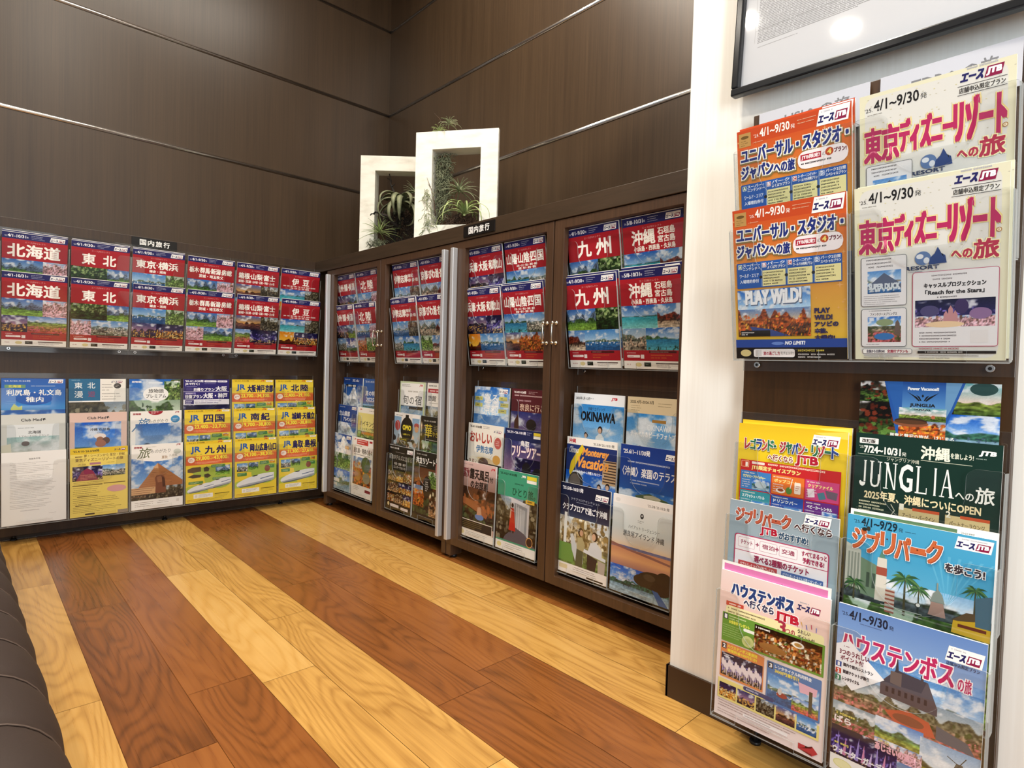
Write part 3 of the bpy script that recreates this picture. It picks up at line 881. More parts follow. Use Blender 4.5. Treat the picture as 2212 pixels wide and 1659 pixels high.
def jr(key, name, lo, hi, seed, nb=None, tr=2):
    c = Cover('efd343', cell=3.0); c.seed = seed
    c.R(0, 0, W_, 15, 'e9c62f')
    c.T("'25.4/1-9/30発", 12, 4, 70, 6.5, '5a4a20', b=.15); c.L(90, 5, 40, 1, 4, 2, '8d7a2a'); c.jtb(142, 3.5, 17); c.R(168, 3, 34, 9, 'f6f2dc'); c.L(171, 5, 28, 2, 3.4, 1.5, '6a5f3a')
    c.T('JR', 22, 26, 41, 33, '2b5fae', b=1.3); c.T('で行く旅', 22, 61, 50, 5.5, '9a8a4a')
    n = nb or [(name[0], 84, 26, 42, 36), (name[1], 136, 26, 42, 36)]
    for t in n: c.T(t[0], t[1], t[2], t[3], t[4], '231c55', b=t[4] * .035)
    c.R(0, 70, W_, 44, 'd9683c'); c.R(0, 70, W_, 9, 'e08a3e')
    c.E(24, 89, 15, 13, 'fbeee0'); c.L(13, 84, 22, 2, 6, 3.6, 'b8584a')
    for t, x in ((lo, 43), (hi, 124)):
        c.T(t, x, 74, 60, 20, 'f4e24a', b=.7, o='8a7a1c', ob=1.1); c.T('円', x + 61, 84, 8, 9, 'f4e24a')
    c.T('~', 113, 83, 9, 4, 'f4e24a', b=.4)
    c.L(40, 101, 150, 2, 5, 2, 'f2c8a8')
    c.E(150, 180, 70, 55, 'a9c04e'); c.E(40, 250, 60, 40, 'b9c84e'); c.E(120, 150, 90, 26, 'a9c04e')
    if tr == 2:
        c.P(10, 124, 52, 42, 'town', seed + 3); c.P(66, 124, 48, 36, 'mount', seed + 4)
        for x, y in ((122, 120), (150, 142), (12, 172)): c.RR(x, y, 46, 17, 3, '4f8a4a'); c.L(x + 4, y + 4, 38, 2, 6, 2.2, 'dfe8c0')
        c.P(172, 120, 26, 14, 'autumn', seed + 5); c.E(160, 160, 14, 16, '8f5040')
        train(c, 8, 182, 186, 66)
    else:
        c.Q([(8, 132), (30, 124), (66, 124), (66, 146), (30, 150), (8, 146)], '5a4a3a'); c.Q([(78, 130), (92, 124), (104, 134), (100, 148), (80, 148)], '4a4438')
        c.Q([(8, 168), (34, 158), (68, 162), (64, 174), (30, 176)], '3f3a36'); c.Q([(80, 162), (98, 158), (112, 170), (96, 180), (82, 176)], '3a3630')
        c.P(132, 124, 66, 46, 'mount', seed + 4)
        for x, y in ((112, 118), (118, 180), (12, 192)): c.RR(x, y, 64, 13, 3, '4f8a4a'); c.L(x + 4, y + 3, 54, 2, 5, 2, 'dfe8c0')
        train(c, 82, 184, 122, 52); train(c, 6, 202, 120, 46)
    c.R(0, 248, W_, 46, 'efd343'); c.RR(34, 254, 86, 20, 2, 'f8f5ec'); c.R(40, 258, 11, 12, 'e3ddd0'); c.L(56, 258, 60, 3, 5, 2, '7a7464')
    c.R(128, 258, 68, 4, '7a6a24'); c.L(128, 266, 70, 3, 6, 2, '8a7a34'); c.L(6, 279, 112, 2, 6, 2.4, 'b5452a')
    COV[key] = c
jr('j_osaka', None, '23,700', '34,100', 21, [('大阪', 76, 28, 40, 36), ('・', 117, 44, 4, 5), ('神戸', 122, 28, 38, 36), ('・', 161, 44, 4, 5), ('京都', 166, 28, 38, 36)])
jr('j_hokuriku', '北陸', '22,400', '29,100', 22)
jr('j_shikoku', '四国', '23,400', '33,700', 23)
jr('j_nanki', '南紀', '19,700', '38,800', 24)
jr('j_kinosaki', None, '24,300', '38,800', 25, [('城崎', 78, 30, 50, 36), ('・', 130, 46, 5, 6), ('天橋立', 137, 30, 66, 36)])
jr('j_kyushu', '九州', '29,800', '43,400', 26, tr=4)
jr('j_okayama', None, '24,100', '38,300', 27, [('岡山', 74, 30, 40, 37), ('・', 115, 46, 4, 5), ('広島', 120, 30, 40, 37), ('・', 161, 46, 4, 5), ('山口', 166, 30, 38, 37)])
jr('j_tottori', None, '21,300', '27,600', 28, [('鳥取', 72, 26, 56, 40), ('・', 131, 44, 5, 6), ('島根', 139, 26, 62, 40)])

# ---- left board, lower rack
c = Cover('2f66b4'); c.grad(0, 0, W_, 294, [(0, '2f5fb0'), (.3, '2f74c8'), (.4, '3f92d8'), (1, '4a98d0')])
c.T("'25.5/20-9/30発", 8, 7, 84, 7.5, 'dfe8f4'); c.ace(152, 5, 46, 13); c.R(10, 26, 66, 13, '6f9a7a'); c.T('北海道', 22, 27.5, 40, 10, 'e8dc5a', b=.3); c.L(92, 30, 86, 1, 3, 2.6, 'bcd0ea')
c.E(104, 84, 60, 26, '2a5cb0'); c.T('利尻島・礼文島', 16, 46, 178, 24, 'f6f6f4', b=.5); c.T('稚内', 78, 76, 56, 22, 'f6f6f4', b=.5)
c.L(14, 92, 36, 2, 10, 1.6, '7fb0e0'); c.Q([(30, 122), (40, 104), (54, 118), (66, 112), (66, 130), (30, 130)], 'c8d060'); c.P(0, 130, W_, 164, 'sea', 31); COV['rishiri'] = c
c = Cover('f3efe6'); c.R(0, 0, 112, 96, '2c6a92'); c.L(10, 5, 60, 1, 3, 3, '8ab4cc')
c.T('東', 20, 16, 28, 26, 'eef2f2', b=.2); c.T('北', 66, 16, 28, 26, 'eef2f2', b=.2); c.T('漫', 20, 54, 30, 28, 'eef2f2', b=.2); c.T('遊', 68, 54, 26, 26, '8a4468', b=.2)
c.ace(152, 6, 44, 12, False); c.E(176, 31, 14, 12, '4a4644'); c.L(166, 27, 20, 2, 6, 2.4, 'd8d0c8'); c.L(118, 24, 44, 3, 12, 3, '8a847e'); c.L(118, 64, 76, 3, 12, 3.4, '9a948e')
c.R(0, 96, W_, 6, 'f8f6f2'); c.P(0, 102, W_, 192, 'rock', 33); COV['tohoku_man'] = c
c = Cover('2f78c8'); c.P(0, 0, W_, 294, 'sky', 34); c.Q([(130, 110), (134, 50), (160, 20), (170, 2), (207, 0), (207, 110)], '4d5c38'); c.P(140, 10, 67.5, 100, 'green', 35); c.P(0, 98, W_, 196, 'green', 36)
c.T('旅物語', 10, 9, 38, 8, 'f4f4f4', b=.3); c.jtb(180, 8, 18, 'f4f4f4'); c.RR(76, 14, 58, 7, 3.4, 'e4ecf4'); c.L(76, 26, 56, 1, 4, 3, 'd4e0ec')
c.E(106, 70, 52, 34, 'f5f5f2'); c.T('旅物語', 76, 46, 62, 19, '2a2622', b=.2); c.T('プレミアム', 66, 70, 82, 17, '2a2622', b=.2); c.L(92, 93, 26, 1, 3, 2, '6a6662'); COV['tabi_premium'] = c
c = Cover('2d2470'); c.T("'25.4/1-9/30発", 8, 4, 80, 10, 'f2f0f8', b=.4); c.RR(92, 5, 56, 9, 3, 'f2f0f8'); c.RR(152, 5, 46, 9, 3, 'f2f0f8'); c.L(98, 8, 46, 1, 3, 3, '4a3f8a'); c.L(156, 8, 38, 1, 3, 3, '4a3f8a')
c.T('JRで行く!', 8, 17, 62, 13, 'f6f4fa', b=.5); c.L(90, 20, 108, 1, 4, 2.4, '8f86c0'); c.L(8, 34, 120, 1, 4, 3.4, 'a49cd0')
c.R(0, 59, W_, 1.6, 'cfc8ea'); c.RR(12, 42, 26, 13, 2, '4a3f8a'); c.T('日帰りプラン', 46, 42, 92, 16, 'f6f4fa', b=.6); c.T('大阪', 144, 34, 52, 24, 'f6f4fa', b=.9)
c.RR(8, 64, 46, 9, 2, '8a7fc0'); c.L(11, 66.5, 40, 1, 3, 3, 'f0eefa'); c.T('往復プラン', 8, 76, 76, 17, 'f6f4fa', b=.6); c.T('大阪・神戸', 88, 68, 110, 25, 'f6f4fa', b=.9)
c.R(0, 98, W_, 26, 'f2f0f6'); c.R(8, 101, 38, 20, '3a307a'); c.L(12, 105, 30, 2, 8, 4.4, 'e4e0f4'); c.L(52, 104, 146, 2, 9, 3.6, '4a4088'); c.P(0, 124, W_, 170, 'night', 37); COV['jr_purple'] = c
def med(key, bgc, kind, seed, big, small, ppl):
    c = Cover(bgc); c.T('Club Med', 62, 18, 66, 11, '3a3a3c', b=.35); c.Q([(134, 18), (141, 17), (139, 22), (143, 26), (137, 24), (134, 29), (133, 23), (130, 20)], '3a3a3c')
    c.P(18, 42, 168, 252, kind, seed); c.R(18, 42, 168, 50, 'e3e8ea') if ppl == 0 else None
    c.L(52, 54, 104, 1, 4, 3.2, '8a9094'); c.T(big[0], big[1], 68, big[2], 12, '2e2e30', b=.25); c.T(small[0], small[1], 85, small[2], 8, '3e3e40')
    if ppl: c.E(108, 104, 22, 12, 'e8ddd6'); c.E(108, 118, 13, 12, '9a6a50'); c.E(130, 124, 14, 15, '6a4a3e'); c.E(110, 136, 20, 16, 'b5735a')
    else: c.E(76, 120, 13, 10, '6a5e5a'); c.Q([(0, 124), (30, 118), (40, 294), (0, 294)], 'd8d4c0')
    COV[key] = c
med('med_hokkaido', 'd8d9d3', 'plateau', 41, ('北海道', 84, 42), ('トマム / キロロ グランド', 56, 96), 0)
med('med_okinawa', 'e2c3b6', 'pool', 42, ('沖縄 石垣島', 72, 72), ('カビラ', 96, 24), 1)
def tabi(key, kind, seed, sub):
    c = Cover('f5f2ec'); c.T('旅物語', 10, 9, 32, 8, '9a2030', b=.35); c.jtb(180, 5, 16, '9a2030')
    c.T('旅', 24, 32 if sub == 0 else 20, 44, 44, '2f6f9f' if sub == 0 else '6a7050', b=.2, sk=.25); c.T('ものがたり', 70, 38 if sub == 0 else 26, 78, 18, '5a5a58', sk=.2)
    if sub == 0:
        c.E(100, 1, 30, 18, 'a02030', a0=0, a1=180); c.L(82, 4, 38, 2, 6, 3, 'f0d0d0'); c.E(181, 40, 19, 17, '3f8fc4'); c.L(170, 36, 24, 2, 8, 3, 'e8f2f8'); c.P(20, 58, 187.5, 236, kind, seed); c.Q([(4, 92), (30, 58), (36, 58), (10, 92)], '3f78a8')
    else:
        c.P(0, 62, W_, 190, 'sky', seed); c.E(104, 30, 120, 50, 'f5f2ec'); c.T('旅', 22, 16, 48, 46, '6a7050', b=.3, sk=.25); c.T('ものがたり', 74, 24, 80, 18, '5a5a58', sk=.2)
        c.T('旅物語', 10, 9, 32, 8, '9a2030', b=.35); c.L(58, 11, 80, 1, 4, 3, 'b0a89c'); c.jtb(180, 5, 16, '9a2030'); c.T('夏秋', 120, 56, 24, 14, 'b8a088', b=.3); c.T('九州発', 150, 52, 34, 10, '8a8478'); c.E(184, 40, 16, 12, 'c9cdc4')
        c.Q([(104, 88), (207, 176), (207, 206), (20, 206)], 'b27a4e'); c.Q([(104, 88), (130, 110), (112, 116), (98, 112), (84, 110)], 'd0a478')
        for i in range(9): c.line(96 - i * 8, 112 + i * 10, 116 + i * 10, 114 + i * 9.5, .9, '8f5c38')
        c.Q([(104, 88), (207, 176), (207, 206), (118, 206)], 'a56a40')
        for i in range(30):
            r = random.Random(i); yy = 120 + r.random() * 84; xx = 104 + (r.random() - .5) * (yy - 88) * 1.5; c.R(xx, yy, 9 + r.random() * 14, 1.3, r.choice(['7f4c2c', '96603c', 'c28a5a']))
        c.P(0, 196, W_, 62, 'rock', seed + 1); c.R(0, 196, 100, 30, 'd6ab7c'); c.Q([(92, 158), (98, 146), (116, 142), (130, 150), (134, 172), (138, 226), (94, 226), (96, 180)], '7c4a34'); c.Q([(100, 152), (114, 148), (124, 156), (122, 176), (104, 178)], '9a6648'); c.Q([(120, 150), (132, 160), (136, 200), (124, 200)], '4a2a20')
        for i in range(5): c.R(0, 200 + i * 9, 90 - i * 8, 2, '7a4a32')
        c.R(0, 252, W_, 42, 'f7f5f2'); c.L(14, 262, 76, 3, 8, 2.6, '7a6a64'); c.L(102, 262, 60, 2, 8, 2.4, '8a8480'); c.R(180, 262, 12, 12, 'e0dcd8')
    COV[key] = c
tabi('tabi_blue', 'mount', 44, 0); tabi('tabi_pyramid', None, 45, 1)
c = Cover('f4f2ef'); c.T('取扱条件等', 86, 26, 36, 7, '8a8684', b=.15)
for i, n in enumerate((2, 1, 4, 3, 5, 4, 3, 2, 3)): c.L(26 if n > 1 else 34, [44, 58, 66, 96, 118, 150, 176, 198, 214][i], 156, n, 6.2, 1.7, '9a9694')
c.L(58, 238, 96, 1, 4, 2.4, 'a09c9a'); c.L(150, 258, 40, 1, 4, 2, 'c0bcba'); COV['notice'] = c
c = Cover('ecd56a', cell=2.4); c.R(0, 0, W_, 26, 'e2c030'); c.T("'25.4/10-'26.2/28発", 10, 8, 92, 10, '3a3420', b=.25); c.ace(156, 5, 44, 13, False)
c.L(14, 34, 30, 1, 4, 5, '6a4a2a'); c.T('夢・シーズンから 星空・野獣', 48, 28, 148, 12, '7a5a30', b=.1); c.T('東京ディズニーリゾートの旅', 18, 44, 172, 14, '7a5a30', b=.25); c.T('の旅', 26, 66, 30, 9, '8a6a3a'); c.RR(68, 64, 40, 9, 2, 'b07a8a'); c.L(128, 66, 60, 1, 4, 2.4, '9a8438')
c.P(8, 78, 106, 62, 'night2', 47); c.Q([(20, 140), (40, 100), (60, 86), (80, 100), (100, 140)], '8a2a4a'); c.L(34, 116, 60, 4, 6, 2, 'e89a8a'); c.P(114, 78, 84, 48, 'town', 48)
c.L(12, 146, 120, 2, 7, 2, '8a7030'); c.R(8, 158, 106, 3.4, '5a4418'); c.R(118, 156, 80, 3.4, '5a4418'); c.L(10, 168, 100, 5, 8, 2.4, '8a7440'); c.E(166, 184, 36, 15, 'd9a0a4'); c.R(24, 206, 72, 3, '5a4418'); c.L(10, 214, 186, 4, 8, 2.4, '8a7440'); c.R(18, 244, 56, 3, '5a4418'); c.L(10, 252, 186, 4, 7, 2, '8a7440'); c.R(52, 282, 34, 6, '3a3222'); c.R(170, 280, 37, 14, '8a8078'); COV['yellow_trip'] = c

# ---- cabinets, lower racks
def simple(key, kind, seed, rows, rects=(), picbox=None, bgc='ffffff', cell=2.6, ace=None, pre=None):
    c = Cover(bgc, cell=cell); c.seed = seed
    if kind: c.P(*(picbox or (0, 0, W_, H_)), kind, seed)
    for r in rects: c.R(*r)
    if pre: pre(c)
    for t in rows: c.T(t[0], t[1], t[2], t[3], t[4], t[5], b=t[6] if len(t) > 6 else 0, o=t[7] if len(t) > 7 else None)
    if ace: c.ace(*ace)
    COV[key] = c
    return c
c = simple('b_alps', 'snow', 51, [("'25.4/15-11/9", 12, 8, 56, 7, 'dfe6f2'), ('立山', 96, 8, 70, 12, 'f0f2f6', .3)], [(0, 0, W_, 30, '1c3f86')], ace=None); c.R(30, 36, 110, 14, '14161c'); c.T('上高地・乗鞍', 44, 38, 90, 10, 'f0f0f0', b=.3)
c = simple('b_2025', 'sea', 52, [("'25.4/1-9/30", 14, 10, 90, 10, 'eaf0f8'), ('夏の特選', 20, 62, 130, 24, 'f2f4f8', .5), ('2025', 30, 96, 80, 20, 'f2f4f8', .6)], [(0, 0, W_, 130, '2a5ca8')])
simple('tateyama', 'snow', 53, [("'25.4/15-11/30", 14, 8, 60, 6, 'cdd8ec'), ('立山黒部', 12, 32, 116, 26, 'f4f6fa', .6), ('アルペンルート', 60, 64, 128, 20, 'f4f6fa', .5)], [(0, 0, W_, 92, '24478f')], ace=(150, 6, 46, 13)); COV['tateyama'].L(50, 94, 130, 3, 7, 2.4, 'bccbe6')
simple('hiking', 'green', 54, [('ハイキング', 20, 66, 150, 28, '3a3a30', .4), ('トレッキング特集', 30, 100, 140, 13, '4a6a3a', .3)], [(0, 0, W_, 28, 'f4f0e8'), (0, 28, W_, 92, 'e6dc8a'), (40, 122, 120, 14, 'e08a34')], ace=None); COV['hiking'].jtb(16, 8, 18); COV['hiking'].L(110, 12, 80, 1, 4, 4, '6a6258')
simple('kamikochi', 'snow', 55, [("'25.4/17-11/9発", 12, 10, 70, 7, 'dce4f0'), ('上高地', 14, 44, 116, 30, 'f6f6f4', .5)], [], ace=(150, 8, 46, 14)); c = COV['kamikochi']; c.P(0, 100, W_, 84, 'green', 56); c.P(0, 184, W_, 110, 'pool', 57); c.R(140, 58, 40, 16, 'e09a34'); c.T('夏・秋', 145, 60, 30, 11, 'fff4dc', b=.3); c.L(16, 80, 80, 1, 4, 3, 'd4dcec'); c.RR(8, 238, 84, 18, 2, 'eef0ec'); c.R(8, 262, 60, 14, 'dcdfd8')
simple('yakushima', None, 0, [('屋久島・奄美の島々', 14, 52, 184, 26, '35302a', .5)], ace=None, bgc='f5f3ee'); c = COV['yakushima']; c.jtb(14, 8, 18); c.R(44, 8, 112, 26, 'c83a3a'); c.L(50, 12, 100, 2, 11, 5, 'f6dada'); c.R(168, 8, 28, 10, 'b02a3a'); c.L(20, 40, 160, 1, 4, 4, '8a7a5a'); c.L(18, 84, 172, 1, 4, 4, '6a6258'); c.P(14, 98, 180, 140, 'autumn', 58); c.E(140, 130, 44, 40, '4a5a36'); c.E(66, 190, 34, 26, 'b5793a'); c.E(150, 196, 36, 26, '7a7a74'); c.L(20, 244, 70, 3, 8, 3, '8a8480'); c.R(140, 252, 54, 14, '8a2a34')
c = Cover('cfdcb4'); c.P(12, 112, 182, 182, 'rock', 60); c.R(8, 8, 184, 104, 'f6f5f0'); c.L(16, 14, 90, 2, 7, 3, '5a5650'); c.jtb(160, 12, 22); c.L(64, 42, 90, 1, 4, 7, 'b9b4a8'); c.T('旬', 30, 64, 44, 42, '2e2a26', b=.2); c.T('の', 84, 72, 36, 32, '2e2a26', b=.2); c.T('宿', 130, 62, 52, 44, '2e2a26', b=.2); c.P(12, 116, 182, 178, 'people', 61); c.R(80, 116, 110, 12, '3a342e'); COV['shun'] = c
c = Cover('f4f2ec'); c.L(12, 10, 120, 1, 4, 6, '4a4640'); c.R(8, 26, 190, 18, 'b03038'); c.L(16, 31, 160, 1, 4, 8, 'f0d0d0'); c.T('旅館・ホテル', 10, 56, 188, 24, '3a3630', b=.4); c.L(20, 88, 160, 1, 4, 3, '8a847a'); c.P(0, 104, W_, 190, 'rock', 62); COV['ryokan'] = c
c = Cover('d9d2cb'); c.P(0, 0, W_, 294, 'people', 63); c.R(0, 0, W_, 18, 'efece6'); c.R(60, 0, 90, 130, 'e6e1da'); c.E(108, 74, 52, 58, '14110f'); c.R(94, 6, 26, 18, '14110f'); c.E(30, 60, 22, 24, 'b84a44'); c.E(186, 50, 20, 12, 'a8484a'); c.E(186, 66, 16, 14, 'e0a878'); c.T('OMO', 74, 54, 68, 22, 'e8d83a', b=1.2); c.T('by 星野リゾート', 78, 92, 60, 9, 'd8c83a', b=.2); c.R(52, 116, 108, 12, '1a1614'); c.L(60, 119, 92, 1, 4, 5, 'd8c850'); c.L(12, 10, 60, 1, 3, 4, '5a5650'); COV['omo'] = c
c = Cover('17150f'); c.P(0, 108, W_, 186, 'green', 64); c.T("'25.4/1-9/30発", 20, 16, 90, 8, 'd8d4c8'); c.T('華', 30, 34, 56, 58, 'cdb93a', b=.4); c.T('やぎ', 88, 62, 44, 24, 'cdb93a'); c.T('優', 136, 44, 50, 56, 'cdb93a', b=.4); c.L(96, 36, 40, 4, 7, 2.4, 'b0a878'); c.L(40, 100, 140, 1, 4, 4, 'a8a494'); c.P(0, 0, 10, 294, 'room', 1, 8); COV['hanayagi'] = c
c = Cover('100e0d'); c.T("'25.4/1-10/31発", 12, 8, 76, 8, 'e8e6e2', b=.2); c.ace(156, 12, 44, 14); c.L(60, 28, 80, 1, 4, 3, '8a8680'); c.T('阪急ホテルズに泊まる', 10, 42, 186, 22, 'a9a59c', b=.3); c.T('大阪・京都・神戸', 52, 76, 96, 12, 'c9c5bc', b=.2); c.T('ユニバーサルシティ', 48, 92, 110, 12, 'c9c5bc', b=.2)
for i, (x, y, w, h) in enumerate(((6, 112, 64, 50), (74, 118, 58, 44), (136, 108, 64, 52), (6, 168, 90, 46), (100, 166, 100, 46), (6, 218, 62, 42), (72, 216, 62, 46), (138, 214, 62, 50))): c.P(x, y, w, h, ('room', 'night', 'food')[i % 3], 70 + i)
c.E(18, 274, 9, 9, 'e8d8a0'); c.RR(34, 270, 72, 13, 2, 'efe4e0'); c.RR(122, 274, 60, 12, 2, 'efe4e0'); COV['hotels'] = c
c = Cover('12100f'); c.P(0, 70, W_, 214, 'onsen', 80); c.P(110, 80, 97, 70, 'green', 81); c.P(0, 150, 80, 90, 'autumn', 82); c.P(120, 160, 87, 120, 'room', 83); c.R(0, 0, W_, 66, '12100f'); c.T("'25.4/1-9/30発", 12, 10, 80, 7, 'd8d4cc'); c.T('共立リゾート', 12, 26, 142, 28, 'f2f0ea', b=.8); c.L(36, 60, 110, 1, 4, 3, 'b0aca4'); c.ace(160, 20, 42, 14); c.R(160, 42, 44, 46, 'c0504a'); c.L(166, 48, 32, 5, 8, 3, 'f2d8d0'); c.E(100, 150, 30, 48, '2a211c'); c.L(88, 126, 26, 5, 9, 6, 'd8d0c4'); c.R(0, 270, W_, 24, '171513'); COV['kyoritsu'] = c
c = Cover('3f83cc'); c.P(0, 0, W_, 110, 'sky', 84); c.P(0, 110, W_, 184, 'temple', 85); c.T("'25.4/1-9/30", 10, 8, 60, 6, 'eef2f8'); c.ace(150, 8, 46, 14)
for x, y in ((6, 40), (6, 66), (150, 36), (158, 60), (148, 84)): c.R(x, y, 46, 15, 'c9c46a'); c.L(x + 4, y + 5, 38, 1, 3, 4, '6a6430')
c.T('巡る', 62, 28, 80, 36, 'f4f4f2', b=.4); c.T('京都', 58, 70, 90, 40, 'f4f4f2', b=.4); COV['kyoto'] = c
c = Cover('571f26'); c.P(0, 84, W_, 210, 'dusk', 86); c.T("'25.4/5-9/28発", 12, 8, 64, 9, 'f2e6e4', b=.3); c.L(90, 8, 60, 2, 6, 2.6, 'c8a8a8'); c.jtb(176, 8, 20, 'f2eaea'); c.L(12, 22, 180, 1, 4, 5, 'd0b0b0'); c.L(30, 40, 150, 1, 4, 6, 'b89098'); c.T('奈良に行こう', 46, 54, 150, 26, 'd9b9a4', b=.3); c.Q([(20, 120), (40, 90), (60, 294), (20, 294)], '4a2a1e'); c.E(110, 130, 26, 22, '2a201c'); COV['nara'] = c
c = Cover('f0ebdf'); c.T("'25.4/1-9/30発", 10, 8, 72, 10, '3a2a28', b=.4); c.L(90, 8, 50, 2, 6, 2.4, '6a5a54'); c.ace(154, 16, 44, 12, False); c.T('おいしい', 14, 34, 130, 40, 'b0382c', b=1.2); c.T('伊勢志摩', 54, 84, 100, 28, '2f6fa4', b=.5); c.E(180, 66, 20, 22, 'c84a40'); c.L(168, 58, 24, 3, 7, 3, 'f4d8d0'); c.E(104, 160, 88, 32, 'e0c89c'); c.P(0, 150, W_, 144, 'food', 87); c.E(40, 158, 34, 28, 'efe6d2'); c.T('うまい', 12, 142, 52, 14, '7a3a2a', b=.4); c.E(176, 130, 22, 18, 'd9a03a'); c.E(100, 150, 30, 20, '5a3a34'); COV['oishii'] = c
c = Cover('1c2450'); c.P(0, 44, W_, 250, 'dusk', 88); c.R(0, 0, W_, 34, '1c2450'); c.T("'25.7/1~'26.1/21発", 10, 8, 100, 10, 'eceaf4', b=.4); c.L(116, 8, 30, 2, 7, 2.6, 'a8a8c8'); c.R(150, 6, 34, 11, 'e6cf3a'); c.R(150, 18, 34, 10, 'f0f0ea'); c.T('鳥取', 86, 40, 44, 20, 'f2eef0', b=.5, o='20203a'); c.T('フリーツアー', 40, 62, 152, 38, 'f6ecec', b=1.0, o='b0484a', ob=2.0); c.P(60, 104, 147, 120, 'night2', 89); c.E(120, 150, 24, 34, '15161f'); c.E(176, 160, 26, 30, '15161f'); COV['tottori_free'] = c
c = Cover('caa9a0'); c.P(0, 96, W_, 146, 'onsen', 90); c.grad(0, 0, W_, 98, [(0, 'd9b9b4'), (1, 'a08076')]); c.T("'25.4/1-9/30発", 10, 8, 60, 6, '5a4440'); c.jtb(178, 10, 20); c.T('夏秋', 14, 26, 36, 36, '7a3a3c', b=1); c.T('露天風呂', 54, 26, 112, 38, '2a1e1a', b=1.2); c.T('付', 172, 44, 20, 20, '2a1e1a', b=.5); c.T('のお部屋', 60, 70, 104, 30, '2a1e1a', b=1.0)
c.Q([(10, 140), (90, 150), (170, 190), (160, 206), (80, 178), (10, 166)], 'a5633a'); c.E(120, 206, 26, 12, '6a8ac4'); c.Q([(108, 170), (126, 166), (134, 196), (104, 200)], 'd0a080'); c.R(8, 226, 190, 40, 'efe6d8'); c.R(11, 229, 184, 34, '1c1814'); c.L(18, 234, 160, 4, 7, 2.6, '8a7a44'); c.R(0, 266, W_, 28, 'f2eee6'); c.E(20, 279, 11, 9, 'e6d9a0'); c.L(44, 272, 130, 3, 6, 2.2, '9a948c'); COV['roten'] = c
c = Cover('3f9a78'); c.P(0, 96, W_, 160, 'rock', 91); c.T("'25.4/27-9/30発", 10, 10, 90, 9, '14402e', b=.35); c.jtb(124, 10, 20, 'f4f4f0'); c.R(152, 8, 48, 13, 'e6d43a'); c.R(152, 22, 48, 11, 'f2f0e6'); c.L(90, 42, 90, 1, 4, 5, '1f5a42'); c.T('ひとり旅。', 80, 58, 116, 30, '1c4f38', b=.4); c.R(150, 92, 44, 14, 'e0b43a'); c.L(154, 96, 36, 1, 4, 5, '5a4410')
c.Q([(76, 96), (170, 110), (170, 250), (76, 250)], 'c9c6c8'); c.Q([(90, 112), (160, 122), (160, 240), (90, 240)], '8f9498'); c.Q([(104, 126), (150, 132), (148, 220), (106, 220)], 'b4b8bc')
for i in range(4): c.line(92 + i * 12, 112 + i * 5, 94 + i * 11, 240 - i * 6, 2, 'e4e4e6')
c.Q([(50, 240), (100, 200), (150, 216), (207, 256), (40, 256)], '5a5660'); c.E(84, 124, 6, 8, '2a1c18'); c.Q([(76, 134), (92, 134), (96, 160), (104, 216), (68, 216), (74, 160)], 'c02a20'); c.Q([(74, 138), (70, 170), (76, 172), (80, 140)], 'e0b090'); c.R(72, 216, 8, 8, '3a2a24'); c.R(88, 216, 8, 8, '3a2a24')
c.E(176, 240, 17, 18, 'd9a05a'); c.E(176, 240, 14, 15, '3a2620'); c.R(0, 262, W_, 32, 'f3f0ea'); c.E(20, 277, 12, 9, 'e8dc9a'); c.L(46, 268, 120, 3, 7, 2.4, '9a948c'); COV['hitori'] = c
def couple(c, x, y, k):
    c.E(x, y, 9 * k, 11 * k, '2a1c16'); c.E(x - 1 * k, y + 3 * k, 6.5 * k, 8 * k, 'd8b094'); c.Q([(x - 18 * k, y + 60 * k), (x - 15 * k, y + 22 * k), (x - 4 * k, y + 12 * k), (x + 6 * k, y + 12 * k), (x + 16 * k, y + 24 * k), (x + 18 * k, y + 60 * k)], 'f0f0ee')
c = Cover('f2f4f6', cell=2.2); c.P(0, 36, W_, 258, 'chapel', 92); c.R(0, 0, W_, 36, 'eef3f8'); c.T('2025年1月-12月', 8, 12, 60, 10, '2a2a30', b=.2); c.jtb(156, 10, 22); c.L(60, 15, 50, 1, 4, 3, 'a0a8b0'); c.T('沖縄ウエディング', 62, 44, 70, 12, '2c4868', b=.1); c.T('OKINAWA', 34, 60, 140, 30, '15161c', b=1.3); c.L(10, 72, 18, 1, 4, 1.4, '5a6a7a'); c.L(180, 80, 18, 1, 4, 1.4, '5a6a7a'); couple(c, 116, 116, 1.1); couple(c, 58, 138, .9); COV['okinawa_wed'] = c
c = Cover('dccba6', cell=2.2); c.P(0, 48, W_, 246, 'chapel', 93); c.R(0, 0, W_, 50, 'd9c8a4'); c.T('2025.4月-2026.3月', 10, 10, 84, 10, '3a3020', b=.2); c.L(14, 26, 40, 3, 7, 2, '8a7a58'); c.L(110, 16, 50, 2, 8, 2, '8a7a58'); c.R(92, 66, 48, 9, 'a07838'); c.T('OKINAWA', 76, 82, 84, 17, 'dfeaf4', b=.3); c.T('チャペル＆ビーチフォトプラン', 16, 104, 184, 18, 'f4f6f8', b=.4); c.L(60, 132, 90, 1, 4, 3, 'd8e4ee'); couple(c, 52, 158, .9); couple(c, 112, 162, 1); COV['okinawa_photo'] = c
c = Cover('23356f', cell=2.2); c.P(0, 110, W_, 184, 'pool', 94); c.R(0, 0, W_, 24, 'f4f1ea'); c.T('沖縄', 8, 5, 30, 14, 'c03040', b=.4); c.T("'25.5/8-'25.10/31発", 112, 10, 84, 9, '3a3430', b=.15)
c.Q([(14, 118), (20, 84), (34, 62), (50, 40), (66, 20), (76, 34), (60, 56), (46, 84), (30, 110), (20, 130)], 'e0c42c'); c.Q([(40, 50), (52, 40), (62, 56), (50, 66)], 'e0c42c'); c.R(154, 62, 53, 76, 'c9a880')
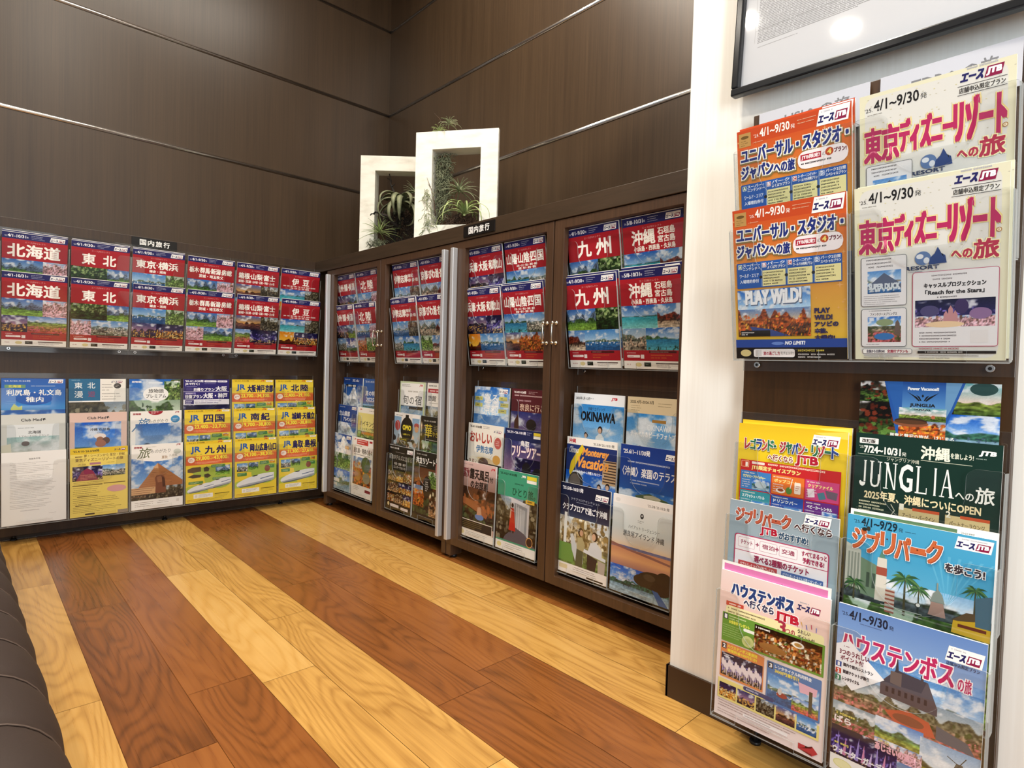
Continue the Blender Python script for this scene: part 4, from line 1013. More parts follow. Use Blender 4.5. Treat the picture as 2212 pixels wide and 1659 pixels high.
for i in range(8): c.R(156, 64 + i * 9, 50, 4, '4a3a34')
c.T('Okinawa', 10, 30, 40, 22, 'f2f0e6', sk=.2); c.T('Monterey', 66, 32, 104, 30, 'f0a24a', b=1.0, sk=.25); c.T('Vacation', 44, 62, 128, 34, 'f0a24a', b=1.2, sk=.25)
c.T('ホテルモントレ沖縄スパ&リゾート', 40, 106, 120, 10, 'f0f2f6', b=.25); c.E(44, 148, 32, 34, '3a3634'); c.E(40, 146, 24, 26, '6a6058'); couple(c, 142, 150, .9); couple(c, 176, 144, 1.0); c.E(104, 160, 10, 10, '3a2a22'); c.P(0, 190, W_, 104, 'pool', 95); COV['monterey'] = c
c = Cover('1f3f94', cell=2.2); c.P(0, 130, W_, 164, 'coast', 96); c.grad(0, 0, W_, 134, [(0, '1c3a8c'), (.6, '24489c'), (1, '2a5aa4')]); c.T("'25.6/1~11/30発", 10, 12, 96, 16, 'eef0f6', b=.4); c.ace(160, 16, 44, 14); c.L(24, 48, 160, 1, 4, 5, 'b8c4de'); c.T('〈沖縄〉楽園のテラス', 10, 66, 186, 28, 'f2f2f4', b=.4); c.L(40, 104, 130, 2, 9, 3.4, 'b8c4de'); c.Q([(60, 150), (110, 138), (170, 150), (207, 166), (207, 200), (80, 180)], '56663a'); c.E(120, 150, 30, 8, 'd6c9a8'); COV['rakuen'] = c
c = Cover('18203c', cell=2.2); c.P(0, 92, W_, 174, 'villa', 97); c.grad(0, 0, W_, 108, [(0, '161e3a'), (.75, '18203c'), (1, '3a4258')]); c.T("'25.5/8-10/31発", 10, 10, 88, 13, 'e8eaf2', b=.4); c.ace(150, 20, 48, 15); c.T('クラブフロアセレクション', 48, 44, 120, 8, 'b4bccc'); c.L(70, 56, 76, 1, 4, 2, '8a92a8'); c.T('クラブフロアで過ごす沖縄', 14, 66, 184, 22, 'eef0f4', b=.5)
c.R(24, 96, 12, 100, 'e8ebe6'); c.R(0, 196, 70, 60, '6f9a48'); c.Q([(52, 164), (64, 160), (84, 204), (110, 214), (110, 250), (80, 250), (62, 214)], 'cfd4d6'); c.Q([(92, 196), (200, 212), (200, 222), (92, 208)], 'e3e6e8'); c.Q([(170, 222), (200, 226), (198, 262), (172, 262)], 'b9ada0')
c.E(96, 150, 11, 14, '2c1c16'); c.E(99, 152, 7, 10, 'd9ab8c'); c.Q([(82, 206), (86, 168), (104, 166), (116, 188), (110, 210)], 'b5a97c'); c.Q([(82, 206), (110, 210), (108, 262), (78, 262)], '5a5c40'); c.E(154, 152, 12, 15, '2e1e18'); c.E(150, 154, 8, 11, 'dcb294'); c.Q([(128, 204), (138, 174), (160, 168), (184, 190), (186, 218)], 'dcdfe2'); c.Q([(126, 212), (168, 222), (160, 264), (128, 264)], '3a302a')
c.R(0, 262, W_, 32, 'f3ede6'); c.RR(10, 268, 36, 14, 2, 'e2d3a8'); c.L(70, 268, 110, 3, 6, 2.4, '8a7a78'); c.R(128, 286, 66, 5, '2a2422'); COV['clubfloor'] = c
c = Cover('e6eaec', cell=2.2); c.grad(0, 0, W_, 160, [(0, 'f0f0f0'), (.2, 'e4eaec'), (.6, 'cfdadb'), (.85, 'e0d8cc'), (1, 'e8c49a')]); c.R(0, 0, W_, 26, 'f4f3f2'); c.E(18, 16, 9, 6, 'e2e2e0'); c.T("'25.5/8-'25.10/31発", 124, 12, 72, 9, '5a5854', b=.1); c.E(106, 52, 6, 8, '2a2c30'); c.E(106, 51, 2, 3, 'e6eaec'); c.L(92, 66, 28, 2, 5, 2, '6a7074'); c.T('ハイアット リージェンシー', 60, 84, 108, 11, '4a5054', b=.05); c.T('瀬良垣アイランド 沖縄', 42, 102, 142, 18, '3a4044', b=.2)
c.P(0, 150, W_, 80, 'sunset', 98); c.grad(0, 158, W_, 56, [(0, 'c98a6a'), (.5, 'e0a878'), (1, 'a97a72')]); c.P(0, 212, W_, 82, 'pool', 99); c.Q([(0, 146), (60, 156), (140, 162), (207, 170), (207, 176), (0, 156)], '8a5a5a'); c.E(156, 232, 56, 26, '2a2418'); c.E(120, 238, 34, 18, '332c1e'); c.E(190, 216, 26, 18, '2a2418'); c.E(180, 250, 34, 18, '231d14'); c.E(140, 224, 20, 10, '4a4030')
for i in range(26): r = random.Random(i); c.E(6 + r.random() * 86, 218 + r.random() * 40, 3 + r.random() * 4, 1.4, 'a9b4d0')
c.Q([(150, 256), (170, 258), (207, 294), (176, 294)], '2f5f9a'); COV['hyatt'] = c

# ---------------------------------------------------------------- pier covers (nearest to the viewer)
c = Cover('d9702c', cell=1.7)
c.grad(0, 0, W_, 294, [(0, 'c9481f'), (.12, 'd25a24'), (.35, 'd98a3a'), (.6, 'dba03e'), (.85, 'e6bb3e')]); c.R(0, 0, W_, 28, 'c74a20')
r = random.Random(5)
for i in range(46):
    x, y, q = r.random() * W_, 12 + r.random() * 200, 1 + r.random() * 2.4
    c.Q([(x - q * 2, y), (x, y - q * .35), (x + q * 2, y), (x, y + q * .35)], 'e8b070'); c.Q([(x, y - q * 2), (x + q * .35, y), (x, y + q * 2), (x - q * .35, y)], 'e8b070')
c.R(4, 6, 24, 26, 'b98f52'); c.E(16, 14, 8, 3, '6a5026'); c.L(8, 20, 16, 3, 4, 1.6, '7a5c30')
c.T("'25.", 34, 13, 11, 6, 'f6e8dc'); c.T('4/1~9/30', 46, 5, 56, 15, 'fdf6ee', b=.35); c.T('発', 104, 12, 8, 8, 'fdf0e4'); c.L(116, 8, 34, 2, 6, 1.4, 'e8b894'); c.ace(152, 4, 50, 22); c.L(32, 27, 46, 1, 4, 1.5, 'e0a888')
def shadow_title(c, t, x, y, w, h, col='22307a', bold=1.0, e='f4f0e4', d='8a7440'):
    c.T(t, x + 1.4, y + 2.4, w, h, d, b=bold + 2.6); c.T(t, x, y, w, h, e, b=bold + 1.8); c.T(t, x, y, w, h, col, b=bold)
shadow_title(c, 'ユニバーサル・スタジオ・', 8, 36, 194, 27)
shadow_title(c, 'ジャパン', 8, 70, 62, 24); shadow_title(c, 'への旅', 72, 74, 38, 20, bold=.7)
c.RR(116, 66, 86, 32, 14, 'f6eeee'); c.R(121, 72, 36, 11, 'b02038'); c.T('JTB限定!', 123, 73.5, 32, 8, 'f8eaea', b=.3); c.T('の', 159, 75, 6, 6, '3a2a2a'); c.E(171, 76, 7, 7, 'c04a20'); c.T('4', 168, 72, 6, 8, 'f8e070', b=.5); c.T('プラン!', 179, 72, 20, 8, '6a1a2a', b=.3); c.L(122, 87, 74, 1, 4, 3, '3a3236')
c.RR(6, 104, 194, 50, 2, '2458a8')
for i, (k, t1, t2, kc) in enumerate((('A', 'スーパー・', 'ニンテンドー', '4a7a5a'), ('B', 'パーク', 'よくばりプラン', 'b83a4a'), ('C', 'スーパー・ニンテンドー', 'ワールド3大攻略プラン', 'c84a3a'), ('D', 'パーク2日間', 'スペシャルプラン', '3a6ab4'))):
    x = 8 + i * 48.5; c.box(x + 1, 107, 8, 9, 1, 'e8ecf4', kc); c.T(k, x + 3, 108.6, 4, 5.6, 'f6f6fa', b=.3); c.T(t1, x + 11, 106.5, 33, 5.6, 'eef2fa', b=.15); c.T(t2, x + 11, 113.5, 34, 5.6, 'eef2fa', b=.15)
    if i: c.R(x + 1, 122, 44, 30, 'efe6a4'); c.L(x + 3, 125, 40, 5, 5.4, 2.8, '4a4634'); c.E(x - 2, 134, 3, 3, '1c1c24')
    else:
        for j, t in enumerate(('ワールド・エリア', '入場確約券付')): c.T(t, x + 4, 126 + j * 11, 38, 7, 'dfe6f4', b=.15)
    if i < 3: c.R(x + 47.6, 106, .9, 46, '9fb8dc')
c.P(6, 158, 140, 92, 'town', 101); c.P(6, 158, 140, 40, 'sky', 102); c.P(6, 196, 140, 54, 'autumn', 103); c.Q([(30, 230), (70, 236), (110, 250), (40, 250)], '3a4a86'); c.R(10, 238, 60, 12, '1c1814'); c.L(12, 241, 30, 2, 4, 2.2, 'e4e0dc')
for i in range(8): c.line(96 + i * 6, 250, 110 + i * 5, 226, 1.4, '4a3a30')
c.T('PLAY WiLD!', 24, 162, 106, 26, '5a6a86', b=1.6); c.T('PLAY WiLD!', 23, 160, 106, 26, 'f4f6f8', b=1.3)
for i, t in enumerate(('PLAY', 'WILD!', 'アソビの', '本能、', '大爆走!')): c.T(t, 153, 200 + i * 12.4, (26, 30, 40, 22, 34)[i], 8.6, '2a2450', b=.55)
c.L(153, 264 - 2, 46, 2, 4, 1.3, '8a7434'); c.R(0, 256, W_, 16, '2a4a9a'); c.E(84, 264, 12, 3, '6a8ad0'); c.T('NO LIMIT!', 98, 260, 36, 6.4, 'eef2fa', b=.4, sk=.2); c.R(0, 272, W_, 22, '17120f'); c.E(20, 283, 11, 7, 'd8c78a'); c.RR(36, 275, 80, 16, 4, 'f4f0ee'); c.R(40, 277, 12, 12, 'd8d4d2'); c.T('旅の過ごし方', 56, 280, 32, 7, 'b03048', b=.2); c.T('をチェック!!', 90, 280, 24, 6, '3a3234'); c.L(122, 276, 78, 1, 4, 4, 'c9b848'); c.L(122, 284, 76, 2, 5, 2.6, 'd8d4d0')
COV['usj'] = c

c = Cover('e4e0c2', cell=1.7); c.RR(8, 6, 190, 284, 14, 'dedcd4')
r = random.Random(8)
for i in range(70): x, y = r.random() * W_, 6 + r.random() * 130; c.Q([(x - 1.6, y), (x, y - .7), (x + 1.6, y), (x, y + .7)], r.choice(['b9b296', 'd6cf9c', 'c2bca4']))
c.T("'25.", 8, 22, 12, 6.4, '2e2c2c'); c.T('4/1~9/30', 22, 12, 64, 17, '1f1d1e', b=.3); c.T('発', 88, 19, 9, 9, '2e2c2c'); c.L(12, 33, 44, 1, 4, 1.3, '8a8680'); c.ace(140, 0, 54, 22, False); c.R(137, 25, 60, .9, '4a4846'); c.T('店舗申込限定プラン', 139, 28, 56, 8, '3a3836', b=.15); c.R(137, 38, 60, .9, '4a4846')
for col, bb, oo in (('ecd58a', 3.6, 1.5), ('f6eeb8', 2.4, .8)):
    c.T('東京', 8, 56, 50, 56, col, b=bb); c.T('ディズニー', 60, 54, 72, 50, col, b=bb); c.T('リゾート', 134, 44, 62, 62, col, b=bb)
c.T('東京', 8, 56, 50, 56, 'b72a5e', b=1.5); c.T('ディズニー', 60, 54, 72, 50, 'b72a5e', b=1.7); c.T('リゾート', 134, 44, 62, 62, 'b72a5e', b=2.0); c.E(196, 96, 3.4, 3.4, 'b07a3a'); c.E(196, 96, 2.4, 2.4, 'f0e8cc'); c.T('R', 194.8, 94.2, 2.4, 3.6, 'b07a3a')
for col, bb in (('f6eeb8', 2.2), ('b5304c', .9)): c.T('への', 138, 120, 26, 13, col, b=bb * .7); c.T('旅', 166, 108, 30, 28, col, b=bb)
c.E(100, 128, 11, 11, '5a78a8'); c.E(96, 125, 5, 4, 'dfe4ea'); c.E(105, 132, 4, 5, 'dfe4ea'); c.Q([(108, 139), (110, 128), (116, 122), (120, 112), (124, 122), (130, 126), (132, 138)], '23407c'); c.T('RESORT', 76, 140, 46, 6, '2a3a5e', b=.3); c.L(80, 148, 40, 1, 3, 1.4, '8a92a4')
def card(x, y, w, h, e): c.box(x, y, w, h, 4, e, 'e4e2e2', .9)
card(10, 118, 68, 84, '6a6a6a'); c.L(18, 122, 50, 3, 6, 2.6, '6a6668'); c.P(20, 142, 50, 38, 'town', 111); c.P(20, 162, 50, 18, 'harbor', 112); c.Q([(20, 168), (45, 146), (70, 166), (70, 172), (20, 172)], '56617a'); c.T('SUPER DUCK', 22, 164, 46, 9, 'cfd8de', b=.6); c.L(14, 184, 60, 5, 3.4, 1.1, '8a8688')
card(10, 206, 68, 66, '5a5a5a'); c.L(22, 209, 40, 1, 3, 1.6, '6a6668'); c.T('ファンタジースプリングス', 24, 213, 40, 5, '4a4648', b=.1); c.P(20, 220, 50, 44, 'garden', 113); c.P(20, 220, 50, 16, 'sky', 114); c.E(45, 254, 15, 6, '3a74b4'); c.E(46, 230, 13, 6, '8a9a72'); c.Q([(60, 250), (62, 230), (65, 226), (68, 232), (69, 254)], '6a584e'); c.L(18, 267, 40, 1, 3, 1.2, '8a8688')
card(86, 150, 112, 122, 'b84a68'); c.L(112, 156, 60, 2, 6, 2.4, '7a7274'); c.T('キャッスルプロジェクション', 102, 169, 80, 7.5, '2a2628', b=.35); c.T('「Reach for the Stars」', 104, 180, 76, 8, '2a2628', b=.35); c.L(120, 191, 46, 1, 3, 2.4, '6a6668')
c.P(90, 196, 104, 44, 'night2', 115); c.P(90, 222, 104, 18, 'flower', 116); c.E(110, 214, 13, 9, '4a4470'); c.E(152, 208, 9, 12, '3a2a5a'); c.E(176, 220, 14, 9, '8a6a94')
for px, py in ((138, 206), (132, 214), (144, 214)): c.Q([(px - 4, 238), (px - 3, py + 6), (px, py), (px + 3, py + 6), (px + 4, 238)], 'c08a8c')
c.E(130, 236, 26, 5, 'e6c8a0'); c.L(96, 248, 56, 4, 5, 2.2, '7a7476'); c.R(164, 246, 22, 20, 'e0dcda')
c.box(12, 275, 74, 9, 3, '6a6670', 'f2f0ec', .7); c.T('全国から出発OK!', 18, 277, 28, 5, '4a4456', b=.2); c.T('交通付プランも', 50, 277, 30, 5, 'a03048', b=.2); c.L(96, 274, 90, 1, 3, 2.4, 'b07a80'); c.R(94, 279, 102, 4.4, '221e1e'); c.L(104, 280, 80, 1, 3, 2.2, 'b9b4b0'); c.L(96, 286, 98, 2, 4, 1.6, '8a8684'); c.L(14, 287, 70, 2, 3.4, 1.4, '8a8684')
COV['tdr'] = c

c = Cover('e9c322', cell=1.7); c.grad(0, 0, W_, 294, [(0, 'e6bd24'), (.1, 'eccb26'), (1, 'f0d024')]); c.Q([(150, 6), (207, 0), (207, 14), (176, 12)], 'f2dc5a')
def multi(c, s, x, y, w, h, cols):
    n = len(s); a = w / n
    for i, ch in enumerate(s):
        k = a * .9 if ch not in '・' else a * .3; hh = h if ch not in '・ー' else h * .18; yy = y + (h - hh) / 2
        c.T(ch, x + i * a + 1, yy + 1.6, k, hh, '8a7434', b=1.2); c.T(ch, x + i * a, yy, k, hh, 'f4f2e8', b=1.6, o='f4f2e8', ob=1.0); c.T(ch, x + i * a, yy, k, hh, cols[i % len(cols)], b=.8)
c.ace(146, 12, 46, 18)
multi(c, 'レゴランド・ジャパン・リゾート', 14, 30, 180, 21, ['a8323a', '2a6a4a', '24408a', 'b84a3a', '2f7a56', '2a6a4a'])
c.T('へ行くなら', 64, 57, 48, 12, 'f6f2e0', b=1.4); c.T('へ行くなら', 64, 57, 48, 12, '8a2a30', b=.3); c.T('JTB', 118, 53, 40, 19, 'f6f2e0', b=2.4); c.T('JTB', 118, 53, 40, 19, 'b01c34', b=1.1)
c.R(8, 74, 192, 112, 'c4282c'); c.box(10, 76, 16, 13, 1, 'f2d8a0', 'c83a2a'); c.T('1', 19, 79, 4, 8, 'f6f0e4', b=.5); c.RR(32, 76, 26, 5, 1, 'f0e0d8'); c.L(62, 76, 120, 1, 3, 4, 'f0c8b8'); c.T('JTB限定チョイスプラン', 32, 83, 96, 10, 'f2e08a', b=.4)
for x, y, w, h, col, t1 in ((10, 96, 62, 38, '3f7fc0', 'サブマリン・アドベンチャー'), (74, 96, 62, 38, 'e0762e', 'ポップコーン'), (138, 96, 60, 38, 'c8487e', 'クリアファイル'), (10, 136, 62, 46, '3a96a0', 'スプラッシュ・バトル'), (74, 136, 62, 46, '2c55a8', 'ドリンクバー'), (138, 136, 60, 46, '6c2f84', 'ベビーカーレンタル')):
    c.R(x, y, w, h, col); c.L(x + 3, y + 3, w * .8, 1, 3, 2.4, 'e6dcd0'); c.T(t1, x + 5, y + 8, w * .74, 6.4, 'f4e890' if h < 40 else 'f2f2ee', b=.25); c.L(x + 3, y + 18, w * .34, 4, 4.6, 1.8, 'e0d8e0')
c.P(34, 112, 36, 20, 'pool', 121); c.E(52, 122, 12, 7, 'b8c8d0'); c.E(92, 126, 9, 5, 'f0ece0'); c.E(92, 125, 6, 3, '9a4a2a'); c.E(108, 124, 6, 7, '5a8a3a'); c.line(110, 120, 114, 100, 1.4, 'f0e8e0'); c.RR(118, 106, 12, 22, 2, 'f0e0d0'); c.L(120, 112, 8, 3, 4, 2, 'b85a3a')
c.Q([(142, 114), (154, 112), (156, 128), (144, 130)], 'efe0e6'); c.Q([(160, 120), (172, 116), (176, 128), (164, 132)], '4a7a8a'); c.Q([(174, 112), (196, 114), (194, 128), (178, 126)], '6a5a6a'); c.P(34, 156, 36, 24, 'harbor', 122); c.P(100, 156, 34, 24, 'town', 123); c.P(170, 152, 26, 28, 'sky', 124); c.E(182, 168, 10, 8, '2a2a30')
c.R(8, 188, 192, 60, '1f7a54'); c.box(10, 186, 16, 12, 1, 'f2d8a0', 'c83a2a'); c.T('2', 18, 188, 6, 8, 'f6f0e4', b=.5); c.R(30, 189, 24, 5, 'f0d8c8'); c.L(58, 190, 134, 1, 3, 4, 'd8e8b0'); c.T('レゴランドのワークショップ事前予約可能', 30, 197, 166, 12, 'e6e48a', b=.3); c.P(8, 214, 192, 40, 'food', 125); c.R(0, 254, W_, 40, 'e9c322'); c.R(5, 74, 1, 200, 'b8901c'); COV['lego'] = c

c = Cover('0f2f27', cell=1.7); c.RR(6, 8, 30, 10, 1, 'f0eeea'); c.T('改訂版', 10, 10, 21, 6.4, '3a3634', b=.25); c.T("'25.", 6, 22, 8, 5, 'e4ead8'); c.T('7/24~10/31', 14, 22, 56, 12, 'f0f2ea', b=.45); c.T('発', 72, 27, 7, 7, 'e8ece0'); c.R(4, 37, 76, .7, 'b0b8a4')
c.T('沖縄', 100, 13, 40, 22, 'eef0dc', b=.6); c.T('を旅しよう!', 141, 20, 30, 9, 'e0e4d0', b=.2); c.R(100, 37, 70, .8, 'd0d4bc'); c.jtb(178, 12, 20, 'f0f2ee'); c.L(174, 24, 28, 1, 3, 1.5, '9ab0a4')
c.T('ジャングリア沖縄', 50, 38, 48, 7, 'd8dcc8')
def serif(c, s, x, y, w, h, col, b=.8):
    # roman capitals with slab feet
    n = sum({'I': .5, 'J': .62}.get(ch, 1) for ch in s); a = w / n; cx = x
    for ch in s:
        k = {'I': .5, 'J': .62}.get(ch, 1) * a; q = k * .8
        if ch == 'I': c.R(cx + q * .36, y, q * .28, h, col)
        elif ch == 'L': c.R(cx + q * .12, y, q * .16, h, col); c.R(cx, y + h - h * .05, q * .9, h * .05, col); c.R(cx + q * .84, y + h * .76, q * .06, h * .24, col)
        elif ch == 'J': c.R(cx + q * .5, y, q * .24, h * .84, col); c.E(cx + q * .32, y + h * .86, q * .42, h * .16, col, a0=0, a1=180); c.E(cx + q * .05, y + h * .88, q * .16, h * .07, col)
        elif ch == 'A': c.Q([(cx + q * .44, y), (cx + q * .54, y), (cx + q * .96, y + h), (cx + q * .74, y + h)], col); c.line(cx + q * .48, y, cx + q * .12, y + h, h * .035, col); c.R(cx + q * .26, y + h * .62, q * .5, h * .045, col)
        elif ch == 'N': c.R(cx + q * .14, y, h * .04, h, col); c.R(cx + q * .84, y, h * .04, h, col); c.Q([(cx + q * .06, y), (cx + q * .28, y), (cx + q * .88, y + h), (cx + q * .78, y + h)], col)
        elif ch == 'U': c.R(cx + q * .1, y, q * .17, h * .7, col); c.R(cx + q * .82, y, h * .04, h * .72, col); c.T('U', cx + q * .1, y + h * .5, q * .76, h * .5, col, b=.3)
        else: c.T(ch, cx, y, q, h, col, b=b)
        for fx in ((.18,) if ch == 'L' else (.62,) if ch == 'J' else (.5,) if ch == 'I' else (.15, .86) if ch in 'AN' else (.18, .84) if ch == 'U' else ()):
            if ch != 'A': c.R(cx + q * fx - k * .15, y, k * .3, h * .035, col)
            if ch not in 'JUL' and not (ch == 'N' and fx > .5): c.R(cx + q * fx - k * .15, y + h * .965, k * .3, h * .035, col)
        cx += k
serif(c, 'JUNGLIA', 10, 48, 142, 46, 'f2f4ee'); c.T('への', 150, 82, 24, 12, 'eef0e8', b=.2); c.T('旅', 176, 70, 24, 26, 'eef0e8', b=.4)
c.T('2025年夏、沖縄についにOPEN', 18, 100, 166, 16, 'ecdcae', b=.35)
c.L(10, 120, 44, 4, 5.4, 3, 'd8d4b0'); c.line(60, 120, 66, 130, 1, 'e8e4c8'); c.line(66, 130, 60, 140, 1, 'e8e4c8')
for x, t, n in ((72, 'アーリー・パークイン', '1'), (138, 'パートナーラウンジ', '2')): c.R(x, 122, 58, 22, 'd6c08a'); c.T(n, x + 1, 116, 6, 10, 'f4f0dc', b=.3); c.R(x + 20, 120, 38, 5, 'c8552e'); c.T(t, x + 6, 131, 46, 7, '5a4420', b=.1); c.L(x + 8, 140, 40, 1, 3, 1.4, '8a7448')
c.P(0, 150, W_, 144, 'sky', 131); c.grad(0, 150, W_, 12, [(0, '3a5a86'), (1, '5a7aa6')])
def wings(c, cx, cy, k, col):
    for sgn in (-1, 1):
        c.Q([(cx + sgn * 4 * k, cy + 12 * k), (cx + sgn * 9 * k, cy + 3 * k), (cx + sgn * 24 * k, cy - 9 * k), (cx + sgn * 15 * k, cy + 1 * k), (cx + sgn * 6 * k, cy + 13 * k)], col); c.Q([(cx + sgn * 1.5 * k, cy + 12 * k), (cx + sgn * 5 * k, cy + 2 * k), (cx + sgn * 10 * k, cy - 2 * k), (cx + sgn * 3.5 * k, cy + 12 * k)], col)
    c.Q([(cx - 2 * k, cy), (cx, cy - 4 * k), (cx + 2 * k, cy), (cx, cy + 4 * k)], col)
wings(c, 32, 170, .8, '22304a'); COV['junglia'] = c
c = Cover('1c1a18', w=200, h=388, cell=1.6)
c.P(0, 0, 70, 54, 'jungle', 132); c.P(0, 50, 70, 100, 'jungle', 133); c.P(140, 0, 60, 74, 'plateau', 134); c.E(178, 12, 18, 14, '2a4a48'); c.P(128, 70, 72, 80, 'pool', 135)
c.Q([(38, 0), (154, 0), (118, 150), (64, 150)], '2458a8'); c.grad(64, 0, 66, 120, [(0, '1f4f9e'), (.5, '5a94cc'), (.8, 'd8c8a4'), (1, 'e0c890')]); c.Q([(40, 0), (66, 0), (66, 110), (58, 80)], '2a60ac'); c.Q([(128, 0), (150, 0), (136, 60), (128, 86)], '6a9ac4'); c.P(62, 84, 68, 66, 'autumn', 136); c.P(62, 60, 68, 30, 'plateau', 137)
c.E(80, 92, 24, 8, '3a2a1e'); c.E(80, 97, 26, 8, '8a5236'); c.E(80, 94, 24, 5, '5a3a24'); c.E(112, 80, 3, 4, 'b86a4a'); c.T('Power Vacance!!', 74, 12, 44, 7, 'e8eef4', b=.4); wings(c, 96, 32, .95, '15171c'); c.T('JUNGLIA', 78, 50, 36, 9, '20242a', b=.35); c.T('OKINAWA', 84, 62, 24, 4, '30343a', b=.15); c.T('興奮と贅沢の旅が、はじまる', 50, 122, 92, 10, 'e6e4da', b=.15); 
for v_ in c.V: v_[:, 2] = c.h - (c.h - v_[:, 2]) * np.where(c.h - v_[:, 2] > 160, 1.0, .74)
COV['junglia_card'] = c

c = Cover('9fb0b8', cell=1.7); c.grad(0, 0, W_, 294, [(0, '93a2ac'), (.3, '9fb4be'), (1, 'a8c0c8')])
def stump(c, s, x, y, w, h, col='8a3a2a', e='e8ecee', hi='b85a40'):
    n = len(s); a = w / n
    for i, ch in enumerate(s):
        dy = (0, 3, -1, 2, 1, -2)[i % 6]; hh, yy = (h, y + dy) if ch != 'ー' else (h * .24, y + h * .42)
        c.T(ch, x + i * a, yy, a * .92, hh, e, b=2.2, o=e, ob=1.4); c.T(ch, x + i * a, yy, a * .92, hh, col, b=1.3); c.T(ch, x + i * a - .3, yy - .4, a * .92, hh, hi, b=.5)
        c.E(x + i * a + a * .4, yy + hh * .3, 1.3, 1.3, '5a2418')
stump(c, 'ジブリパーク', 14, 14, 110, 26); c.T('へ行くなら', 130, 22, 66, 14, 'e8ecee', b=1.4); c.T('へ行くなら', 130, 22, 66, 14, '4a2a2a', b=.5); c.ace(148, 4, 44, 15); c.T('JTB', 66, 44, 32, 16, 'e8ecee', b=2); c.T('JTB', 66, 44, 32, 16, 'b01c34', b=.9); c.T('がおすすめ!', 102, 46, 54, 13, 'e8ecee', b=1.4); c.T('がおすすめ!', 102, 46, 54, 13, '33506a', b=.6)
c.RR(14, 66, 180, 150, 6, 'b83a64'); c.RR(16, 68, 176, 146, 5, 'f2eff2'); c.R(16, 98, 176, 1.4, 'b83a64')
for x, t in ((22, 'チケット'), (66, '宿泊'), (104, '交通')): c.box(x, 72, 34, 20, 2, 'c88aa0', 'f6f2f4', .7); c.T(t, x + 5, 77, 24, 9, '9a3a5a', b=.25)
c.T('+', 58, 78, 6, 6, '9a3a5a', b=.5); c.T('+', 97, 78, 6, 6, '9a3a5a', b=.5); c.T('すべてまるっと', 146, 72, 44, 9, 'a83058', b=.3); c.T('予約できる!', 148, 84, 38, 10, 'a83058', b=.4); c.T('選べる2種類のチケット', 56, 103, 104, 13, '9a2a50', b=.4)
c.R(24, 119, 78, 13, 'c03038'); c.T('ジブリパーク 大さんぽ券プレミアム', 28, 122, 70, 7, 'f4e0dc', b=.15); c.R(110, 119, 76, 13, '3460a4'); c.T('ジブリパーク 大さんぽ券スタンダード', 113, 122, 70, 7, 'e4ecf6', b=.15)
for i in range(5):
    for j in range(2): c.E(40 + i * 13, 141 + j * 10, 4.4, 4, ['8a4a3a', '4a7a9a', '6a9a4a', '8a8a8a', '9a5a8a'][(i + j) % 5])
for i, k in enumerate(('9a6a3a', '4a4a5a', '7a3a5a')): c.RR(118 + i * 22, 140, 16, 16, 2, k)
c.P(20, 166, 168, 40, 'garden', 141); c.R(0, 230, W_, 64, 'a8c0c8'); COV['ghibli_ticket'] = c

c = Cover('3fa0cc', cell=1.6); c.grad(0, 0, W_, 120, [(0, '4aa6d0'), (.5, '3f9cca'), (1, '7cc0dc')]); c.P(0, 60, W_, 90, 'chapel', 142, 2.4); c.grad(0, 0, W_, 100, [(0, '4aa6d0'), (.6, '45a0ca'), (1, '56a8ce')]); c.P(0, 146, W_, 148, 'green', 143)
for i in range(7): c.Q([(150, 120), (120 + i * 14, 40), (124 + i * 14, 40)], '5cb0d4')
c.T("'25.", 10, 8, 11, 6, '1f3a4a'); c.T('4/1~9/29', 22, 3, 54, 14, '18303e', b=.4); c.T('発', 78, 9, 7, 7, '1f3a4a'); c.L(88, 13, 30, 1, 3, 1.4, '2a5a74'); c.ace(158, 6, 44, 16)
c.Q([(0, 50), (24, 60), (26, 130), (0, 126)], 'b9bfb4'); c.Q([(24, 72), (64, 86), (66, 140), (26, 136)], '6f8a72')
for i in range(4): c.R(4 + i * 5, 66, 3, 54, '8a948a')
for i in range(3): c.R(34 + i * 9, 96, 5, 26, '44584c')
c.Q([(50, 66), (64, 66), (66, 140), (48, 140)], 'd8d4c8'); c.Q([(49, 82), (65, 82), (65, 96), (49, 96)], 'a05040'); c.Q([(52, 66), (57, 50), (62, 66)], '5a8a7a'); c.R(64, 116, 14, 40, 'c9c0b4')
for k in range(6): c.R(64, 118 + k * 7, 14, 3, '9a5a4c')
def palm(c, x, y, k, trunk=50):
    c.Q([(x - 1.6 * k, y + trunk), (x - .8 * k, y), (x + .8 * k, y), (x + 1.8 * k, y + trunk)], '4a4a34')
    for i in range(15):
        an = math.radians(-165 + i * 23.6); L = k * (20 + (i % 3) * 4); p = [(x, y)]; up_, dn = [], []
        for s_ in range(6):
            u = s_ / 5; px = x + math.cos(an) * L * u; py = y + math.sin(an) * L * u * .75 + 12 * k * u * u; wd = 2.2 * k * math.sin(math.pi * min(u + .12, 1))
            up_.append((px, py - wd)); dn.append((px, py + wd))
        for s_ in range(5): c.Q([up_[s_], up_[s_ + 1], dn[s_ + 1], dn[s_]], ['3f6a44', '557f4a', '2f5638'][i % 3])
palm(c, 92, 92, 1.15, 62); palm(c, 112, 104, .8, 46); palm(c, 186, 84, .8, 40); palm(c, 16, 118, .9, 30)
